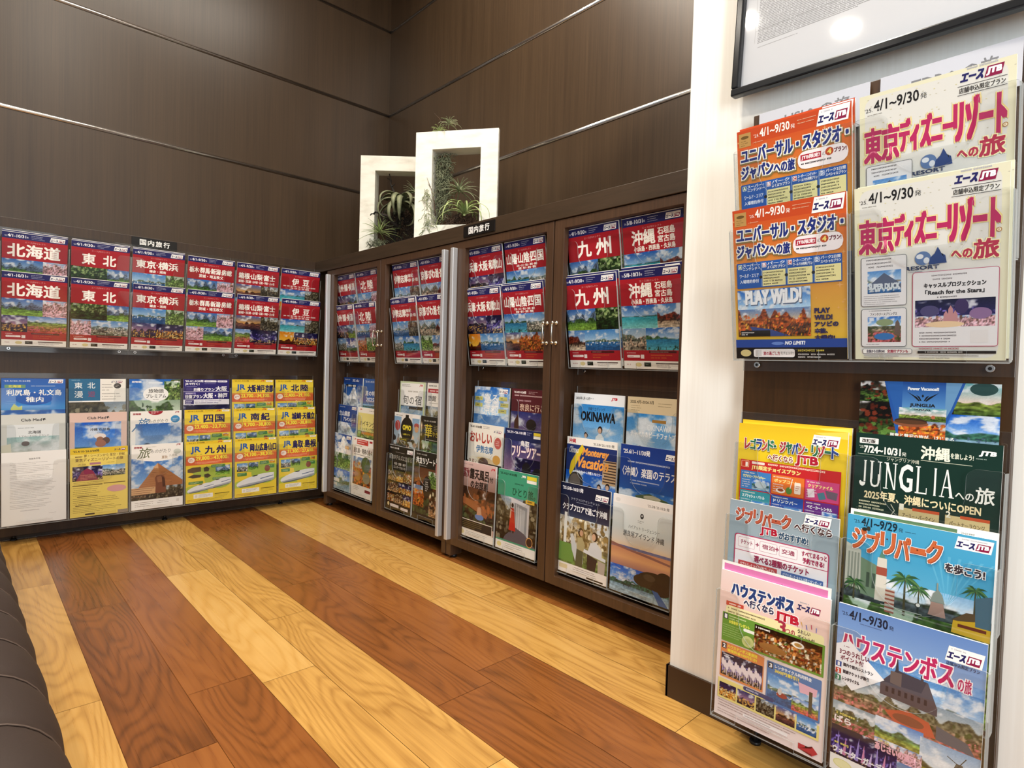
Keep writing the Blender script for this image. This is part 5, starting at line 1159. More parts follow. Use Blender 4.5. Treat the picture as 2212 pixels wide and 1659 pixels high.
c.Q([(126, 140), (130, 118), (138, 108), (146, 118), (150, 140)], 'a58a80'); c.Q([(128, 118), (132, 104), (138, 96), (144, 104), (148, 118)], '7d8a84'); c.R(136, 86, 2, 12, '8a948c'); c.Q([(160, 136), (200, 124), (207, 128), (207, 160), (158, 158)], 'c9a52c'); c.Q([(158, 138), (176, 122), (207, 118), (207, 128), (166, 138)], '5a4a34'); c.R(166, 142, 36, 5, '6a3020'); c.E(196, 134, 7, 5, '3a3226'); c.Q([(186, 96), (207, 88), (207, 140), (188, 140)], '4a6a7c'); c.E(112, 130, 4, 4, '2a3a3a'); c.E(112, 130, 3, 3, 'dfe4e0'); c.R(111, 134, 2, 22, '2a3a3a')
c.R(58, 144, 60, 1.4, 'a9b4a8'); c.R(58, 150, 60, 1.4, 'a9b4a8')
stump(c, 'ジブリパーク', 10, 22, 132, 36, 'a8492c', 'eef2f2', 'c8683c'); c.T('を歩こう!', 146, 50, 50, 14, 'eef2f2', b=1.6); c.T('を歩こう!', 146, 50, 50, 14, '3a3038', b=.6); c.E(28, 22, 4, 3, '2a2a24'); c.E(34, 20, 3, 4, '3a3a30'); COV['ghibli_walk'] = c

c = Cover('f2e2de', cell=1.6); c.P(0, 0, W_, 60, 'flower', 151, 9); c.grad(0, 0, W_, 294, [(0, 'efdcd8'), (.2, 'eeccc2'), (.3, 'f0dcd2'), (1, 'f4e6e2')])
for i, ch in enumerate(('fff', '26407c')): c.T('ハウステンボス', 24, 20, 120, 24, ch, b=(2.6, 1.3)[i]); c.T('へ行くなら', 50, 46, 58, 14, ch if i == 0 else '3a3a5c', b=(1.8, .6)[i]); c.T('JTB', 112, 50, 42, 19, ch if i == 0 else 'c01c34', b=(2.4, 1.2)[i])
c.ace(150, 18, 42, 18, False); c.RR(14, 60, 36, 9, 1, 'c84a3a'); c.L(18, 63, 28, 1, 3, 3, 'f6e0d8'); c.RR(14, 68, 186, 22, 6, 'f4ecb4'); c.L(18, 72, 96, 2, 7, 3, '6a5a3a'); c.T('3', 118, 66, 14, 22, 'a83048', b=.8); c.T('つの', 133, 76, 16, 10, 'a83048', b=.3); c.T('うれしい', 154, 70, 22, 7, '4a3a3a', b=.2); c.T('ポイント付', 154, 80, 30, 7.5, '4a3a3a', b=.2)
for i in range(5): c.line(154 + i * 8, 66 - i % 2 * 3, 150 + i * 9, 58 - i % 2 * 3, 1.4, ['c84a6a', 'd0a03a', '5a6ac0', 'c84a6a', '6a7ac8'][i])
def num(n, x, y): c.R(x, y, 9.5, 11, '232a3c'); c.T(n, x + 2.6, y + 1.8, 4.6, 7.4, 'f4f4f6', b=.4)
c.R(8, 84, 194, 58, '6a9a3a'); num('1', 10, 86); c.L(22, 88, 46, 2, 5, 2.4, 'd8e8a8'); c.T('お食事券プレゼント', 22, 97, 42, 6.5, 'e8e85a', b=.3); c.L(10, 108, 44, 6, 4.4, 1.8, 'a9cc7c'); c.RR(52, 104, 24, 6, 2.6, 'f0f0e4'); c.E(62, 128, 12, 11, 'd8e094'); c.E(62, 128, 6, 6, 'c2cc80'); c.P(74, 88, 124, 50, 'food', 152); c.L(76, 91, 36, 1, 3, 3.4, 'f4f0ea'); c.E(156, 100, 11, 6, 'ece6da'); c.E(156, 100, 7, 3.5, 'b58a4a'); c.E(110, 124, 26, 8, 'a8743c')
c.RR(8, 144, 88, 70, 2, 'e08a54'); num('2', 10, 146); c.T('ハウステンボス歌劇団', 22, 147, 60, 6.5, 'f2d84a', b=.3); c.T('観覧料金100円引き!', 22, 155, 60, 6, 'f2d84a', b=.3); c.P(10, 164, 84, 46, 'night2', 153)
for i in range(18): x = 14 + i * 4.5; y = 184 + (i % 3) * 4; c.E(x, y, 3, 8, 'e9dce0'); c.R(x - 1, y + 6, 2, 12, 'b9a8b8')
c.L(14, 167, 26, 2, 4, 2.2, 'f2f0f4')
c.RR(102, 148, 98, 78, 2, '4f7cb4'); num('3', 104, 150); c.T('レンタサイクル利用料金', 117, 151, 66, 6.5, 'e8ecf2', b=.25); c.T('300円割引!', 117, 159, 44, 6.5, 'f2dc5a', b=.3); c.P(105, 170, 92, 52, 'harbor', 154); c.P(150, 196, 47, 26, 'field', 155); c.Q([(160, 166), (194, 168), (192, 182), (164, 184)], 'e6b4c4'); c.E(132, 204, 10, 5, '9a3a3a'); c.E(128, 198, 4, 6, 'd0c8c4'); c.R(180, 176, 6, 40, '4a4438')
c.R(6, 218, 92, 40, 'eee08a'); c.R(98, 230, 102, 28, 'eee08a'); c.RR(58, 216, 60, 8, 3.6, '2a3c74'); c.L(64, 218.4, 46, 1, 3, 3, 'c8d0e8')
for i, k in enumerate(('night', 'dusk', 'rock', 'sunset', 'harbor')): c.P(9 + i * 38, 226, 35, 28, k, 160 + i)
c.L(8, 262, 180, 3, 5, 1.6, '9a8480'); c.R(60, 270, 86, 6, 'f8f4f2'); c.L(64, 272, 78, 1, 3, 2, '9a8a88'); c.Q([(166, 276), (190, 276), (190, 272), (200, 281), (190, 290), (190, 286), (166, 286)], 'c03a40'); c.L(8, 280, 130, 2, 5, 1.5, 'a99490'); COV['htb_points'] = c

c = Cover('6f93cc', cell=1.6); c.P(0, 0, W_, 176, 'sky', 170, 2.6); c.grad(0, 0, W_, 70, [(0, '6488c4'), (1, '86a8d6')]); c.P(0, 84, W_, 92, 'town', 171); c.P(0, 120, W_, 60, 'garden', 172)
c.Q([(70, 112), (92, 84), (136, 88), (150, 124), (150, 136), (70, 132)], '5a5258'); c.Q([(72, 110), (94, 84), (134, 88), (128, 108)], '47424c'); c.Q([(90, 92), (93, 56), (96, 92)], '3f3a42'); c.Q([(84, 108), (84, 88), (100, 88), (100, 110)], '6a5c58'); c.R(126, 80, 4, 14, '4a444a')
for i in range(7): c.R(78 + i * 9, 116, 4, 9, '352f34')
c.Q([(78, 156), (110, 144), (140, 150), (150, 172), (100, 176)], 'c2563e'); c.E(112, 160, 22, 8, '8a4a3a'); c.Q([(150, 150), (190, 160), (200, 176), (150, 172)], '5a5a66')
c.P(0, 172, 66, 52, 'garden', 173); c.P(66, 170, 68, 60, 'field', 174); c.P(130, 176, 77.5, 90, 'sunf', 175); c.P(66, 206, 68, 30, 'flower', 176); c.P(0, 214, 100, 54, 'night2', 177); c.P(100, 232, 107.5, 62, 'autumn', 178)
for i in range(9): c.Q([(8 + i * 10, 262), (12 + i * 10 + (i % 2) * 2, 222 + (i % 3) * 8), (14 + i * 10, 262)], ['9a8ad0', 'd08ab0', 'c8b0e0'][i % 3])
c.Q([(172, 214), (178, 196), (186, 196), (192, 216)], '5f5a52'); c.line(166, 190, 196, 206, 1.2, '4a463e'); c.line(190, 184, 174, 212, 1.2, '4a463e')
for i in range(30):
    an = i * 2.4; c.line(150, 262, 150 + math.cos(an) * (26 + i % 7), 262 + math.sin(an) * (18 + i % 5), .5, ['d8b890', 'e8d8c0', 'b88a6a'][i % 3])
c.R(0, 266, 100, 28, 'f2efe8'); c.E(20, 279, 15, 8, 'dfdc9a'); c.E(20, 279, 13, 6.4, 'ece8b4'); c.R(60, 272, 14, 14, 'e2deda'); c.T('九州', 42, 275, 12, 6, '6a6a64'); c.L(78, 274, 20, 3, 5, 2, '8a8680')
c.T("'25.", 6, 13, 11, 6, '2a3048'); c.T('4/1~9/30', 18, 8, 58, 15, '1f2438', b=.35); c.T('発', 78, 15, 7, 7, '2a3048'); c.L(34, 26, 36, 1, 3, 1.3, '5a6a94'); c.ace(158, 20, 44, 19); c.T('店舗申込限定プラン', 158, 42, 42, 6, '3a4468', b=.1)
c.T('ハウステンボス', 8, 46, 160, 36, 'f4eef2', b=2.6); c.T('ハウステンボス', 8, 46, 160, 36, 'bb2a60', b=1.0); c.T('の旅', 174, 62, 17, 22, 'f4eef2', b=1.6); c.T('の旅', 174, 62, 17, 22, 'bb2a60', b=.3)
c.Q([(0, 72), (22, 62), (76, 108), (28, 146), (0, 120)], 'f4f3f4'); c.L(12, 72, 22, 1, 5, 2.2, '9a6a78'); c.T('3つのうれしい', 6, 79, 46, 9, '7a3048', b=.3); c.T('ポイント付', 8, 90, 36, 8, '7a3048', b=.3)
for i, (k, t) in enumerate((('2a4f9a', '園内や館内レストラン'), ('c84a3a', '観劇チケットが割引'), ('2f7a5a', 'レンタサイクル'))): c.R(1, 102 + i * 12, 9, 9, k); c.T(str(i + 1), 4, 103.6 + i * 12, 3, 6, 'f4f4f6', b=.3); c.T(t, 13, 102 + i * 12, (46, 40, 26)[i], 6, '3a3a44', b=.2)
c.T('ウォーターガーデン', 4, 250, 84, 11, 'f2f0f4', b=.5); c.L(6, 242, 30, 1, 3, 4, 'd8cc6a'); c.T('ばら', 4, 196, 26, 11, 'f4e8e8', b=.5); c.L(6, 190, 36, 1, 3, 4, 'd8cc6a'); c.T('あじさいの運河', 68, 214, 58, 12, 'e8b0c0', b=.6); c.L(72, 207, 36, 1, 3, 4, 'e6dc9a'); c.T('ひまわり', 134, 238, 52, 15, 'f2dc4a', b=.8); c.T('ハロウィン', 104, 270, 50, 11, 'f4efe8', b=.5); COV['htb'] = c
for k_, colr in (('spare_green', '5a7a58'), ('spare_pink', 'd87ab0')):
    c = Cover('f4f2ee', cell=6); c.R(5, 5, 150, 8, colr); c.R(5, 5, 4, 200, colr); COV[k_] = c
    if k_ == 'spare_pink': c.R(5, 5, 197, 20, 'd87ab0'); c.T('ハウステンボス', 50, 18, 84, 16, '33203a', b=.5); c.L(150, 28, 40, 2, 5, 3, '4a3a44')
    else: c.L(160, 8, 40, 1, 3, 3, '8a8a84')

# ---------------------------------------------------------------- put every brochure in its pocket
PAGES = {}
def pages_mesh(w, h, th, up):
    k = (w, h, th, up)
    if k not in PAGES:
        bm = bmesh.new(); bm_box(bm, (-w / 2000 + .0003, -th + .0001, 0.0003), (w / 2000 - .0003, 0, h / 1000 - .0004 + up))
        PAGES[k] = finish(bm, 'pages')
    return PAGES[k]
MESH = {}
rj = random.Random(3)
def brochure(key, frame, kind, tier, col, label, group, dx=0.0, dz=0.0, dy=0.0, th=0.005, roll=None, cat='brochure', up=0.0):
    o, rot = FR[frame]
    z0, y0, a = TIERS[kind][tier]
    cv = COV[key]
    if key not in MESH: MESH[key] = cv.mesh()
    p = Vector((col * PW + PW / 2 + dx, y0 + th + dy, z0 + dz))
    p = Matrix.Rotation(rot[2], 3, 'Z') @ p + Vector(o)
    if roll is None: roll = rj.uniform(-0.004, 0.004)
    root = thing('brochure', label, cat, p, (a, roll, rot[2]), group)
    obj('pages', pages_mesh(cv.w, cv.h, th, .0024 if key[:2] == 'r_' else up), root, (M['paper'],))
    obj('cover', MESH[key], root, (), (0, -th - 0.0002, 0))
    return root

GR = 'red regional travel brochures'
for i, (k, n) in enumerate((('r_hokkaido', 'Hokkaido 北海道'), ('r_tohoku', 'Tohoku 東北'), ('r_tokyo', 'Tokyo and Yokohama 東京・横浜'), ('r_tochigi', 'Tochigi and Gunma 栃木・群馬'), ('r_hakone', 'Hakone and Fuji 箱根・富士'), ('r_izu', 'Izu 伊豆'))):
    for t, w in ((0, 'front tier, whole cover showing, on the left board'), (1, 'back tier, half hidden, on the left board')):
        brochure(k, 'L%dU' % (i // 2), 'upper', t, i % 2, 'red %s brochure in the %s' % (n, w), GR)
for i, (k, n) in enumerate((('r_shinshu', 'Shinshu and Hida 信州・飛騨'), ('r_hokuriku', 'Hokuriku 北陸'), ('r_ise', 'Ise-Shima 伊勢志摩'), ('r_kyoto', 'Kyoto and Nara 京都・奈良'), ('r_hyogo', 'Hyogo and Osaka 兵庫・大阪'), ('r_sanyo', 'Sanyo and Shikoku 山陽・四国'), ('r_kyushu', 'Kyushu 九州'), ('r_okinawa', 'Okinawa 沖縄'))):
    for t, w in ((0, 'front tier, whole cover showing, in the cabinets'), (1, 'back tier, half hidden, in the cabinets')):
        brochure(k, 'C%dU' % (i // 2), 'upper', t, i % 2, 'red %s brochure in the %s' % (n, w), GR)
# spare copies peeking over their twins
for k, f, t, cc, lab, dx, dz in (('r_kyushu', 'C3U', 0, 0, 'spare red Kyushu 九州 brochure peeking over the front tier copy', .004, .008), ('r_kyushu', 'C3U', 1, 0, 'spare red Kyushu 九州 brochure peeking over the back tier copy', .003, .006),
                               ('r_okinawa', 'C3U', 0, 1, 'spare red Okinawa 沖縄 brochure peeking over the front tier copy', .002, .010), ('r_okinawa', 'C3U', 1, 1, 'spare red Okinawa 沖縄 brochure peeking over the back tier copy', -.001, .009),
                               ('r_hyogo', 'C2U', 0, 0, 'spare red Hyogo 兵庫 brochure peeking over the front tier copy', .004, .007), ('r_sanyo', 'C2U', 0, 1, 'spare red Sanyo 山陽 brochure peeking over the front tier copy', .004, .007),
                               ('r_ise', 'C1U', 0, 0, 'spare red Ise-Shima 伊勢志摩 brochure peeking over the front tier copy', .003, .006), ('r_hokkaido', 'L0U', 1, 0, 'spare red Hokkaido 北海道 brochure peeking over the back tier copy', .001, .007),
                               ('r_tohoku', 'L0U', 1, 1, 'spare red Tohoku 東北 brochure peeking over the back tier copy', .002, .006), ('r_tokyo', 'L1U', 1, 0, 'spare red Tokyo 東京 brochure peeking over the back tier copy', .002, .006)):
    brochure(k, f, 'upper', t, cc, lab, GR, dx, dz, .0062)

GM = 'mixed brochures in the lower racks'
for i, row in enumerate((
    (('notice', 'white printed notice sheet in the front tier at far left'), ('med_hokkaido', 'pale grey-green resort brochure for 北海道 above the white notice sheet'), ('rishiri', 'blue 利尻島・礼文島 island brochure at top left of the lower rack')),
    (('yellow_trip', 'yellow theme park trip leaflet beside the white notice sheet'), ('med_okinawa', 'pink bordered resort brochure for 沖縄 石垣島 above the yellow leaflet'), ('tohoku_man', 'teal and white 東北 brochure beside the blue island brochure')),
    (('tabi_pyramid', 'brochure with a pyramid and sphinx cover in the front tier'), ('tabi_blue', 'white 旅ものがたり brochure with blue mountains, above the pyramid brochure'), ('tabi_premium', 'blue sky and pine brochure with white oval title 旅物語')),
    (('j_kyushu', 'yellow train brochure for 九州 Kyushu showing several trains'), ('j_shikoku', 'yellow train brochure for 四国 Shikoku above the Kyushu one'), ('jr_purple', 'purple train brochure for 大阪 Osaka day trips')),
    (('j_okayama', 'yellow train brochure for 岡山・広島・山口 in the front tier'), ('j_nanki', 'yellow train brochure for 南紀 Nanki in the middle tier'), ('j_osaka', 'yellow train brochure for 大阪・神戸・京都 in the back tier')),
    (('j_tottori', 'yellow train brochure for 鳥取・島根 nearest the corner, front tier'), ('j_kinosaki', 'yellow train brochure for 城崎・天橋立 nearest the corner, middle tier'), ('j_hokuriku', 'yellow train brochure for 北陸 nearest the corner, back tier')))):
    for t, (k, lab) in enumerate(row):
        brochure(k, 'L%dL' % (i // 2), 'lower', t, i % 2, lab, GM, th=.0012 if k == 'notice' else .005)
for i, row in enumerate((
    (('kamikochi', 'brochure with blue sky and river titled 上高地, front tier by the corner'), ('tateyama', 'deep blue 立山黒部 alpine route brochure in the middle tier'), ('b_alps', 'dark blue snowy peak brochure at top of the corner cabinet rack')),
    (('yakushima', 'white 屋久島 island brochure with red box beside the river brochure'), ('hiking', 'pale yellow ハイキング hiking brochure in the middle tier'), ('b_2025', 'blue summer brochure marked 2025 in the corner cabinet')),
    (('hotels', 'black hotel brochure with rows of room photos, front tier'), ('omo', 'grey brochure with a black round shape and yellow letters'), ('shun', 'green bordered white brochure titled 旬の宿')),
    (('kyoritsu', 'black topped resort brochure 共立リゾート with pink tag'), ('hanayagi', 'black brochure with gold brush characters 華 and 優'), ('ryokan', 'white 旅館・ホテル brochure with a red title band')),
    (('roten', 'brown hot spring brochure titled 露天風呂, front tier'), ('oishii', 'cream おいしい伊勢志摩 food brochure with red lettering'), ('kyoto', 'blue sky brochure titled 巡る京都')),
    (('hitori', 'green topped brochure with a woman in a red dress'), ('tottori_free', 'dark blue 鳥取フリーツアー brochure above the red dress brochure'), ('nara', 'maroon 奈良に行こう brochure in the back tier')),
    (('clubfloor', 'navy topped brochure with two women dining on a terrace'), ('monterey', 'dark blue Okinawa brochure with orange Vacation script'), ('okinawa_wed', 'pale sky OKINAWA wedding brochure with a couple')),
    (('hyatt', 'pale brochure with sunset shore at the bottom beside the cream wall'), ('rakuen', 'deep blue 楽園のテラス brochure with a green headland'), ('okinawa_photo', 'beige topped OKINAWA photo plan brochure with a couple in clouds')))):
    for t, (k, lab) in enumerate(row):
        brochure(k, 'C%dL' % (i // 2), 'lower', t, i % 2, lab, GM)

GP = 'theme park brochures on the pier board'
brochure('usj', 'PU', 'upper', 0, 0, 'orange theme park brochure in the front tier, whole cover showing', GP, roll=.0)
brochure('usj', 'PU', 'upper', 1, 0, 'orange theme park brochure in the back tier, lower half hidden', GP, roll=.0)
brochure('usj', 'PU', 'upper', 1, 0, 'spare orange theme park brochure, thin edge peeking at the very back', GP, .003, .006, .0062, roll=.0)
brochure('tdr', 'PU', 'upper', 0, 1, 'cream resort brochure with pink title in the front tier, whole cover showing', GP, roll=.0)
brochure('tdr', 'PU', 'upper', 1, 1, 'cream resort brochure with pink title in the back tier, lower half hidden', GP, roll=.0)
brochure('tdr', 'PU', 'upper', 0, 1, 'spare cream resort brochure whose edge peeks out right of the front tier', GP, .0035, .003, .0062, roll=.0)
brochure('htb_points', 'PL', 'lower', 0, 0, 'pale pink leaflet with numbered photo panels at the bottom left of pier board', GP)
brochure('htb', 'PL', 'lower', 0, 1, 'blue sky brochure with a brick palace and flower photos, bottom right', GP)
brochure('ghibli_ticket', 'PL', 'lower', 1, 0, 'grey-blue ticket leaflet with pink framed panel above the pink leaflet', GP, dz=-.010)
brochure('ghibli_walk', 'PL', 'lower', 1, 1, 'turquoise brochure with palm trees and brown log lettering', GP, dz=.004)
brochure('lego', 'PL', 'lower', 2, 0, 'bright yellow theme park leaflet with coloured panels', GP)
brochure('lego', 'PL', 'lower', 2, 0, 'spare yellow theme park leaflet, edge peeking over its twin', GP, .005, .008, .0062)
brochure('junglia', 'PL', 'lower', 2, 1, 'dark green 沖縄 park brochure with white roman title', GP, dz=.002)
brochure('junglia_card', 'PL', 'lower', 2, 1, 'glossy landscape card of jungle and sky photos standing behind the dark green brochure', GP, -.002, .003, .0085, .0015, cat='card')
brochure('spare_green', 'PL', 'lower', 1, 1, 'white sheet with a dark green band peeking above the turquoise brochure', GP, .004, .014, .0062, .0015, cat='leaflet')
brochure('spare_pink', 'PL', 'lower', 0, 0, 'white leaflet with a pink band peeking above the pale pink leaflet', GP, -.001, .018, .0062, .0015, cat='leaflet')

# ---------------------------------------------------------------- signs, poster
def flat_sign(name, label, cat, w, h, th, rim, draw, loc, rot, group=None, bgc='14110f'):
    root = thing(name, label, cat, loc, rot, group)
    boxes('plate', [((-w / 2, -th, 0), (w / 2, 0, h))], rim, root, 0.0004)
    c = Cover(bgc, w * 1000, h * 1000); draw(c)
    obj('lettering', c.mesh('lettering'), root, (), (0, -th - 0.0003, 0))
    return root
def kok(c):
    for i, ch in enumerate('国内旅行'): c.T(ch, 32 + i * 32, 8.5, 25, 25, 'f4f2ee', b=.7)
flat_sign('category_sign', 'black 国内旅行 sign on the left board above the racks', 'sign', .184, .042, .003, M['black'], kok, (.655, YB - .0012, 1.2825), (0, 0, 0), 'black category signs')
flat_sign('category_sign', 'black 国内旅行 sign on the front of the cabinet top slab', 'sign', .184, .042, .003, M['black'], kok, (XF - .0045, 1.742, 1.277), R90, 'black category signs')
def lab1(c): c.T('USJへの旅', 52, 13, 118, 26, '77777a', b=.4)
def lab2(c): c.T('TDRへの旅', 48, 17, 118, 27, '77777a', b=.4)
flat_sign('header_card', 'white USJへの旅 header card at the top left of the pier board', 'card', .204, .076, .001, M['sheet'], lab1, (XPB - .0052, .465, 1.240), R90, 'white header cards', 'c2c2c9')
flat_sign('header_card', 'white TDRへの旅 header card at the top right of the pier board', 'card', .196, .076, .001, M['sheet'], lab2, (XPB - .0052, .2485, 1.240), R90, 'white header cards', 'c2c2c9')

def poster():
    w, h, b = .76, .62, .016
    root = thing('framed_poster', 'large black framed notice of small print hanging on the cream wall', 'poster', (XP - .022, .632, 1.371), (0, math.radians(2.1), -math.pi / 2 - math.radians(2.2)))
    bm = bmesh.new()
    for a, c in (((0, -.016, 0), (w, 0.004, b)), ((0, -.016, h - b), (w, .004, h)), ((0, -.016, b), (b, .004, h - b)), ((w - b, -.016, b), (w, .004, h - b))): bm_box(bm, a, c)
    obj('frame', finish(bm, 'frame', .003), root, (M['frame_black'],))
    c = Cover('d9d8db', (w - 2 * b) * 1000, (h - 2 * b) * 1000)
    H = c.h
    c.L(30, H - 300, 250, 66, 3.3, 1.9, '6c6a6c', .97); c.L(30, H - 76, 90, 1, 3, 1.5, '8d8b8d')
    c.L(390, H - 330, 250, 86, 3.3, 1.9, '6c6a6c', .97)
    for x in (24, 284): c.R(x, H - 330, .6, 244, 'a5a3a5')
    for y in (H - 330, H - 262, H - 206, H - 148, H - 110): c.R(24, y, 260, .6, 'a5a3a5')
    c.R(384, H - 330, .6, 210, 'a5a3a5'); c.R(404, H - 330, .6, 190, 'a5a3a5')
    obj('print_sheet', c.mesh('print_sheet'), root, (), (w / 2, -.003, b))
    g = sheet('glazing', (b - .002, -.0085, b - .002), (w - b + .002, -.0065, h - b + .002), root, 1)
    return root
poster()

# ---------------------------------------------------------------- tufted bench at the left edge
def bench():
    root = thing('bench', 'dark brown upholstered bench with stitched channels at the left edge', 'bench', (0, 0, 0), (0, 0, 0.022))
    prof = []
    x1, zt, r = 0.098, 0.43, 0.075
    for i in range(7): prof.append((-.62 + i * (x1 - r + .62) / 6, zt))
    for i in range(1, 9):
        a = math.pi / 2 * (1 - i / 8); prof.append((x1 - r + r * math.cos(a), zt - r + r * math.sin(a)))
    for i in range(1, 5): prof.append((x1 - .004 * i, zt - r - i * .065))
    prof.append((-.62, prof[-1][1]))
    ys, seams = [], []
    y = -.60
    while y < 2.66:
        for k in range(8): ys.append((y + .1215 * k / 8, math.sin(math.pi * k / 8) ** .6))
        seams.append(y); y += .1215
    ys.append((y, 0))
    cx, cz = -.25, .25
    bm = bmesh.new(); rings = []
    for yy, bul in ys:
        rings.append([bm.verts.new((x - (0.004 * (1 - bul)) * (1 if x > -.1 else .2), yy, z - .005 * (1 - bul) * (1 if z > .3 else 0))) for x, z in prof])
    n = len(prof)
    for a, b in zip(rings, rings[1:]):
        for k in range(n):
            bm.faces.new((a[k], a[(k + 1) % n], b[(k + 1) % n], b[k])).smooth = True
    bm.faces.new(rings[0]); bm.faces.new(rings[-1])
    obj('seat', finish(bm, 'seat'), root, (M['leather'],))
    bm = bmesh.new()
    for s in seams[1:]:
        bm_tube(bm, [(x - .0035 * (1 if x > -.1 else .2), s, z - .0045 * (1 if z > .3 else 0) + .0006) for x, z in prof[:-3]], .0011, 5)
    obj('seam_stitching', finish(bm, 'seam_stitching'), root, (M['piping'],))
    boxes('plinth', [((-.60, -.58, 0), (.02, 2.62, prof[-1][1] + .004))], M['base'], root)
bench()

# ---------------------------------------------------------------- white frames and air plants on the slab
ZT = 1.328
def box_frame(label, loc, rz, w, h, b, depth):
    root = thing('planter_frame', label, 'frame', loc, (0, 0, rz), 'white frames with air plants')
    for nm, y0, y1 in (('front_frame', 0, .022), ('back_frame', depth - .018, depth)):
        bm = bmesh.new()
        def lp(y, a, c, d, e): return [bm.verts.new(p) for p in ((a, y, d), (c, y, d), (c, y, e), (a, y, e))]
        q = 0 if nm == 'front_frame' else .022
        fo, fi, bo, bi = lp(y0, q, w - q, 0, h - q), lp(y0, b, w - b, b, h - b), lp(y1, q, w - q, 0, h - q), lp(y1, b, w - b, b, h - b)
        for i in range(4):
            j = (i + 1) % 4
            bm.faces.new((fo[i], fo[j], fi[j], fi[i])); bm.faces.new((bo[j], bo[i], bi[i], bi[j])); bm.faces.new((fo[j], fo[i], bo[i], bo[j])); bm.faces.new((fi[i], fi[j], bi[j], bi[i]))
        obj(nm, finish(bm, nm, .0015), root, (M['white_wood'],))
    boxes('side_board', [((b - .012, .022, b - .012), (b, depth - .018, h - b + .012)), ((w - b, .022, b - .012), (w - b + .012, depth - .018, h - b + .012)), ((b, .022, b - .012), (w - b, depth - .018, b)), ((b, .022, h - b), (w - b, depth - .018, h - b + .012))], M['white_wood'], root)
    return root

def rosette(name, label, m, loc, n, L, wd, curl, droop, seed, up=0.35, group='air plants around the white frames', rot=(0, 0, 0), col_n=9):
    r = random.Random(seed)
    root = thing(name, label, 'plant', loc, rot, group)
    bm = bmesh.new()
    for i in range(n):
        az = i * 2.39996 + r.uniform(-.2, .2)
        t = i / n
        el = up + (1.35 - up) * t * r.uniform(.8, 1.1)
        ln = L * (1 - .35 * t) * r.uniform(.8, 1.12)
        d = Vector((math.cos(az) * math.cos(el), math.sin(az) * math.cos(el), math.sin(el)))
        side = Vector((-math.sin(az), math.cos(az), 0))
        p = d * .004; prev = None; steps = col_n
        ang = 0
        for k in range(steps + 1):
            u = k / steps
            ww = wd * (1 - u) ** .8 * (.6 + .4 * min(1, u * 6)) + .0004
            e = el - ang
            dd = Vector((math.cos(az) * math.cos(e), math.sin(az) * math.cos(e), math.sin(e)))
            nn = side.cross(dd).normalized()
            a, c2, b2 = bm.verts.new(p - side * ww), bm.verts.new(p - nn * ww * .45), bm.verts.new(p + side * ww)
            if prev:
                bm.faces.new((prev[0], prev[1], c2, a)).smooth = True; bm.faces.new((prev[1], prev[2], b2, c2)).smooth = True
            prev = (a, c2, b2)
            p = p + dd * (ln / steps)
            ang += (droop + curl * u) / steps * r.uniform(.85, 1.15)
    me = bpy.data.meshes.new('leaves'); bm.to_mesh(me); bm.free()
    lv = obj('leaves', me, root, (m,))
    sm = lv.modifiers.new('thickness', 'SOLIDIFY'); sm.thickness = .0008; sm.offset = 0
    bm = bmesh.new(); bmesh.ops.create_uvsphere(bm, u_segments=10, v_segments=8, radius=min(wd, .006) * .9 + .001)
    obj('crown', finish(bm, 'crown', smooth=True), root, (m,))
    return root

def twig(label, pts, r0, m, loc, rz, seed, side=3):
    r = random.Random(seed)
    root = thing('driftwood_twig', label, 'branch', loc, (0, 0, rz), 'driftwood among the air plants')
    bm = bmesh.new()
    def path(pts, r0, nn):
        out, rad = [], []
        for i in range(len(pts) - 1):
            for k in range(4):
                u = k / 4; out.append(Vector(pts[i]).lerp(Vector(pts[i + 1]), u) + Vector((r.uniform(-1, 1), r.uniform(-1, 1), r.uniform(-1, 1))) * r0 * .5)
        out.append(Vector(pts[-1]))
        rad = [r0 * (1 - .72 * i / (len(out) - 1)) * r.uniform(.8, 1.25) for i in range(len(out))]
        bm_tube(bm, out, rad, 7)
        return out
    o = path(pts, r0, 0)
    for i in range(side):
        b = o[2 + int((len(o) - 4) * (i + .5) / side)]
        path([b, b + Vector((r.uniform(-.03, .03), r.uniform(-.02, .02), r.uniform(.008, .03)))], r0 * .5, 0)
    obj('wood', finish(bm, 'wood'), root, (m,))
    return root

def moss(label, loc, rz, w, h, n, seed, m, curl=.012, depth=.03):
    r = random.Random(seed)
    o = None
    bm = bmesh.new()
    for i in range(n):
        p = Vector((r.uniform(-w, w) * (.4 + .6 * r.random()), r.uniform(-depth, depth), h * r.random() ** .7)); pts = [p.copy()]
        ln = r.randint(4, 8)
        d = Vector((r.uniform(-1, 1), r.uniform(-1, 1), r.uniform(-1, .3)))
        for k in range(ln):
            d = (d + Vector((r.uniform(-.9, .9), r.uniform(-.9, .9), r.uniform(-.9, .6)))).normalized()
            q = pts[-1] + d * curl * .6
            q.y = max(-depth, min(depth, q.y)); q.z = max(.001, q.z)
            pts.append(q)
        bm_tube(bm, pts, [.0012] * (len(pts) - 1) + [.0004], 4, cap=False)
    me = bpy.data.meshes.new('moss'); bm.to_mesh(me); bm.free()
    o = obj('spanish_moss', me, None, (m,), loc, (0, 0, rz))
    tag(o, label, 'moss'); o['kind'] = 'stuff'
    return o

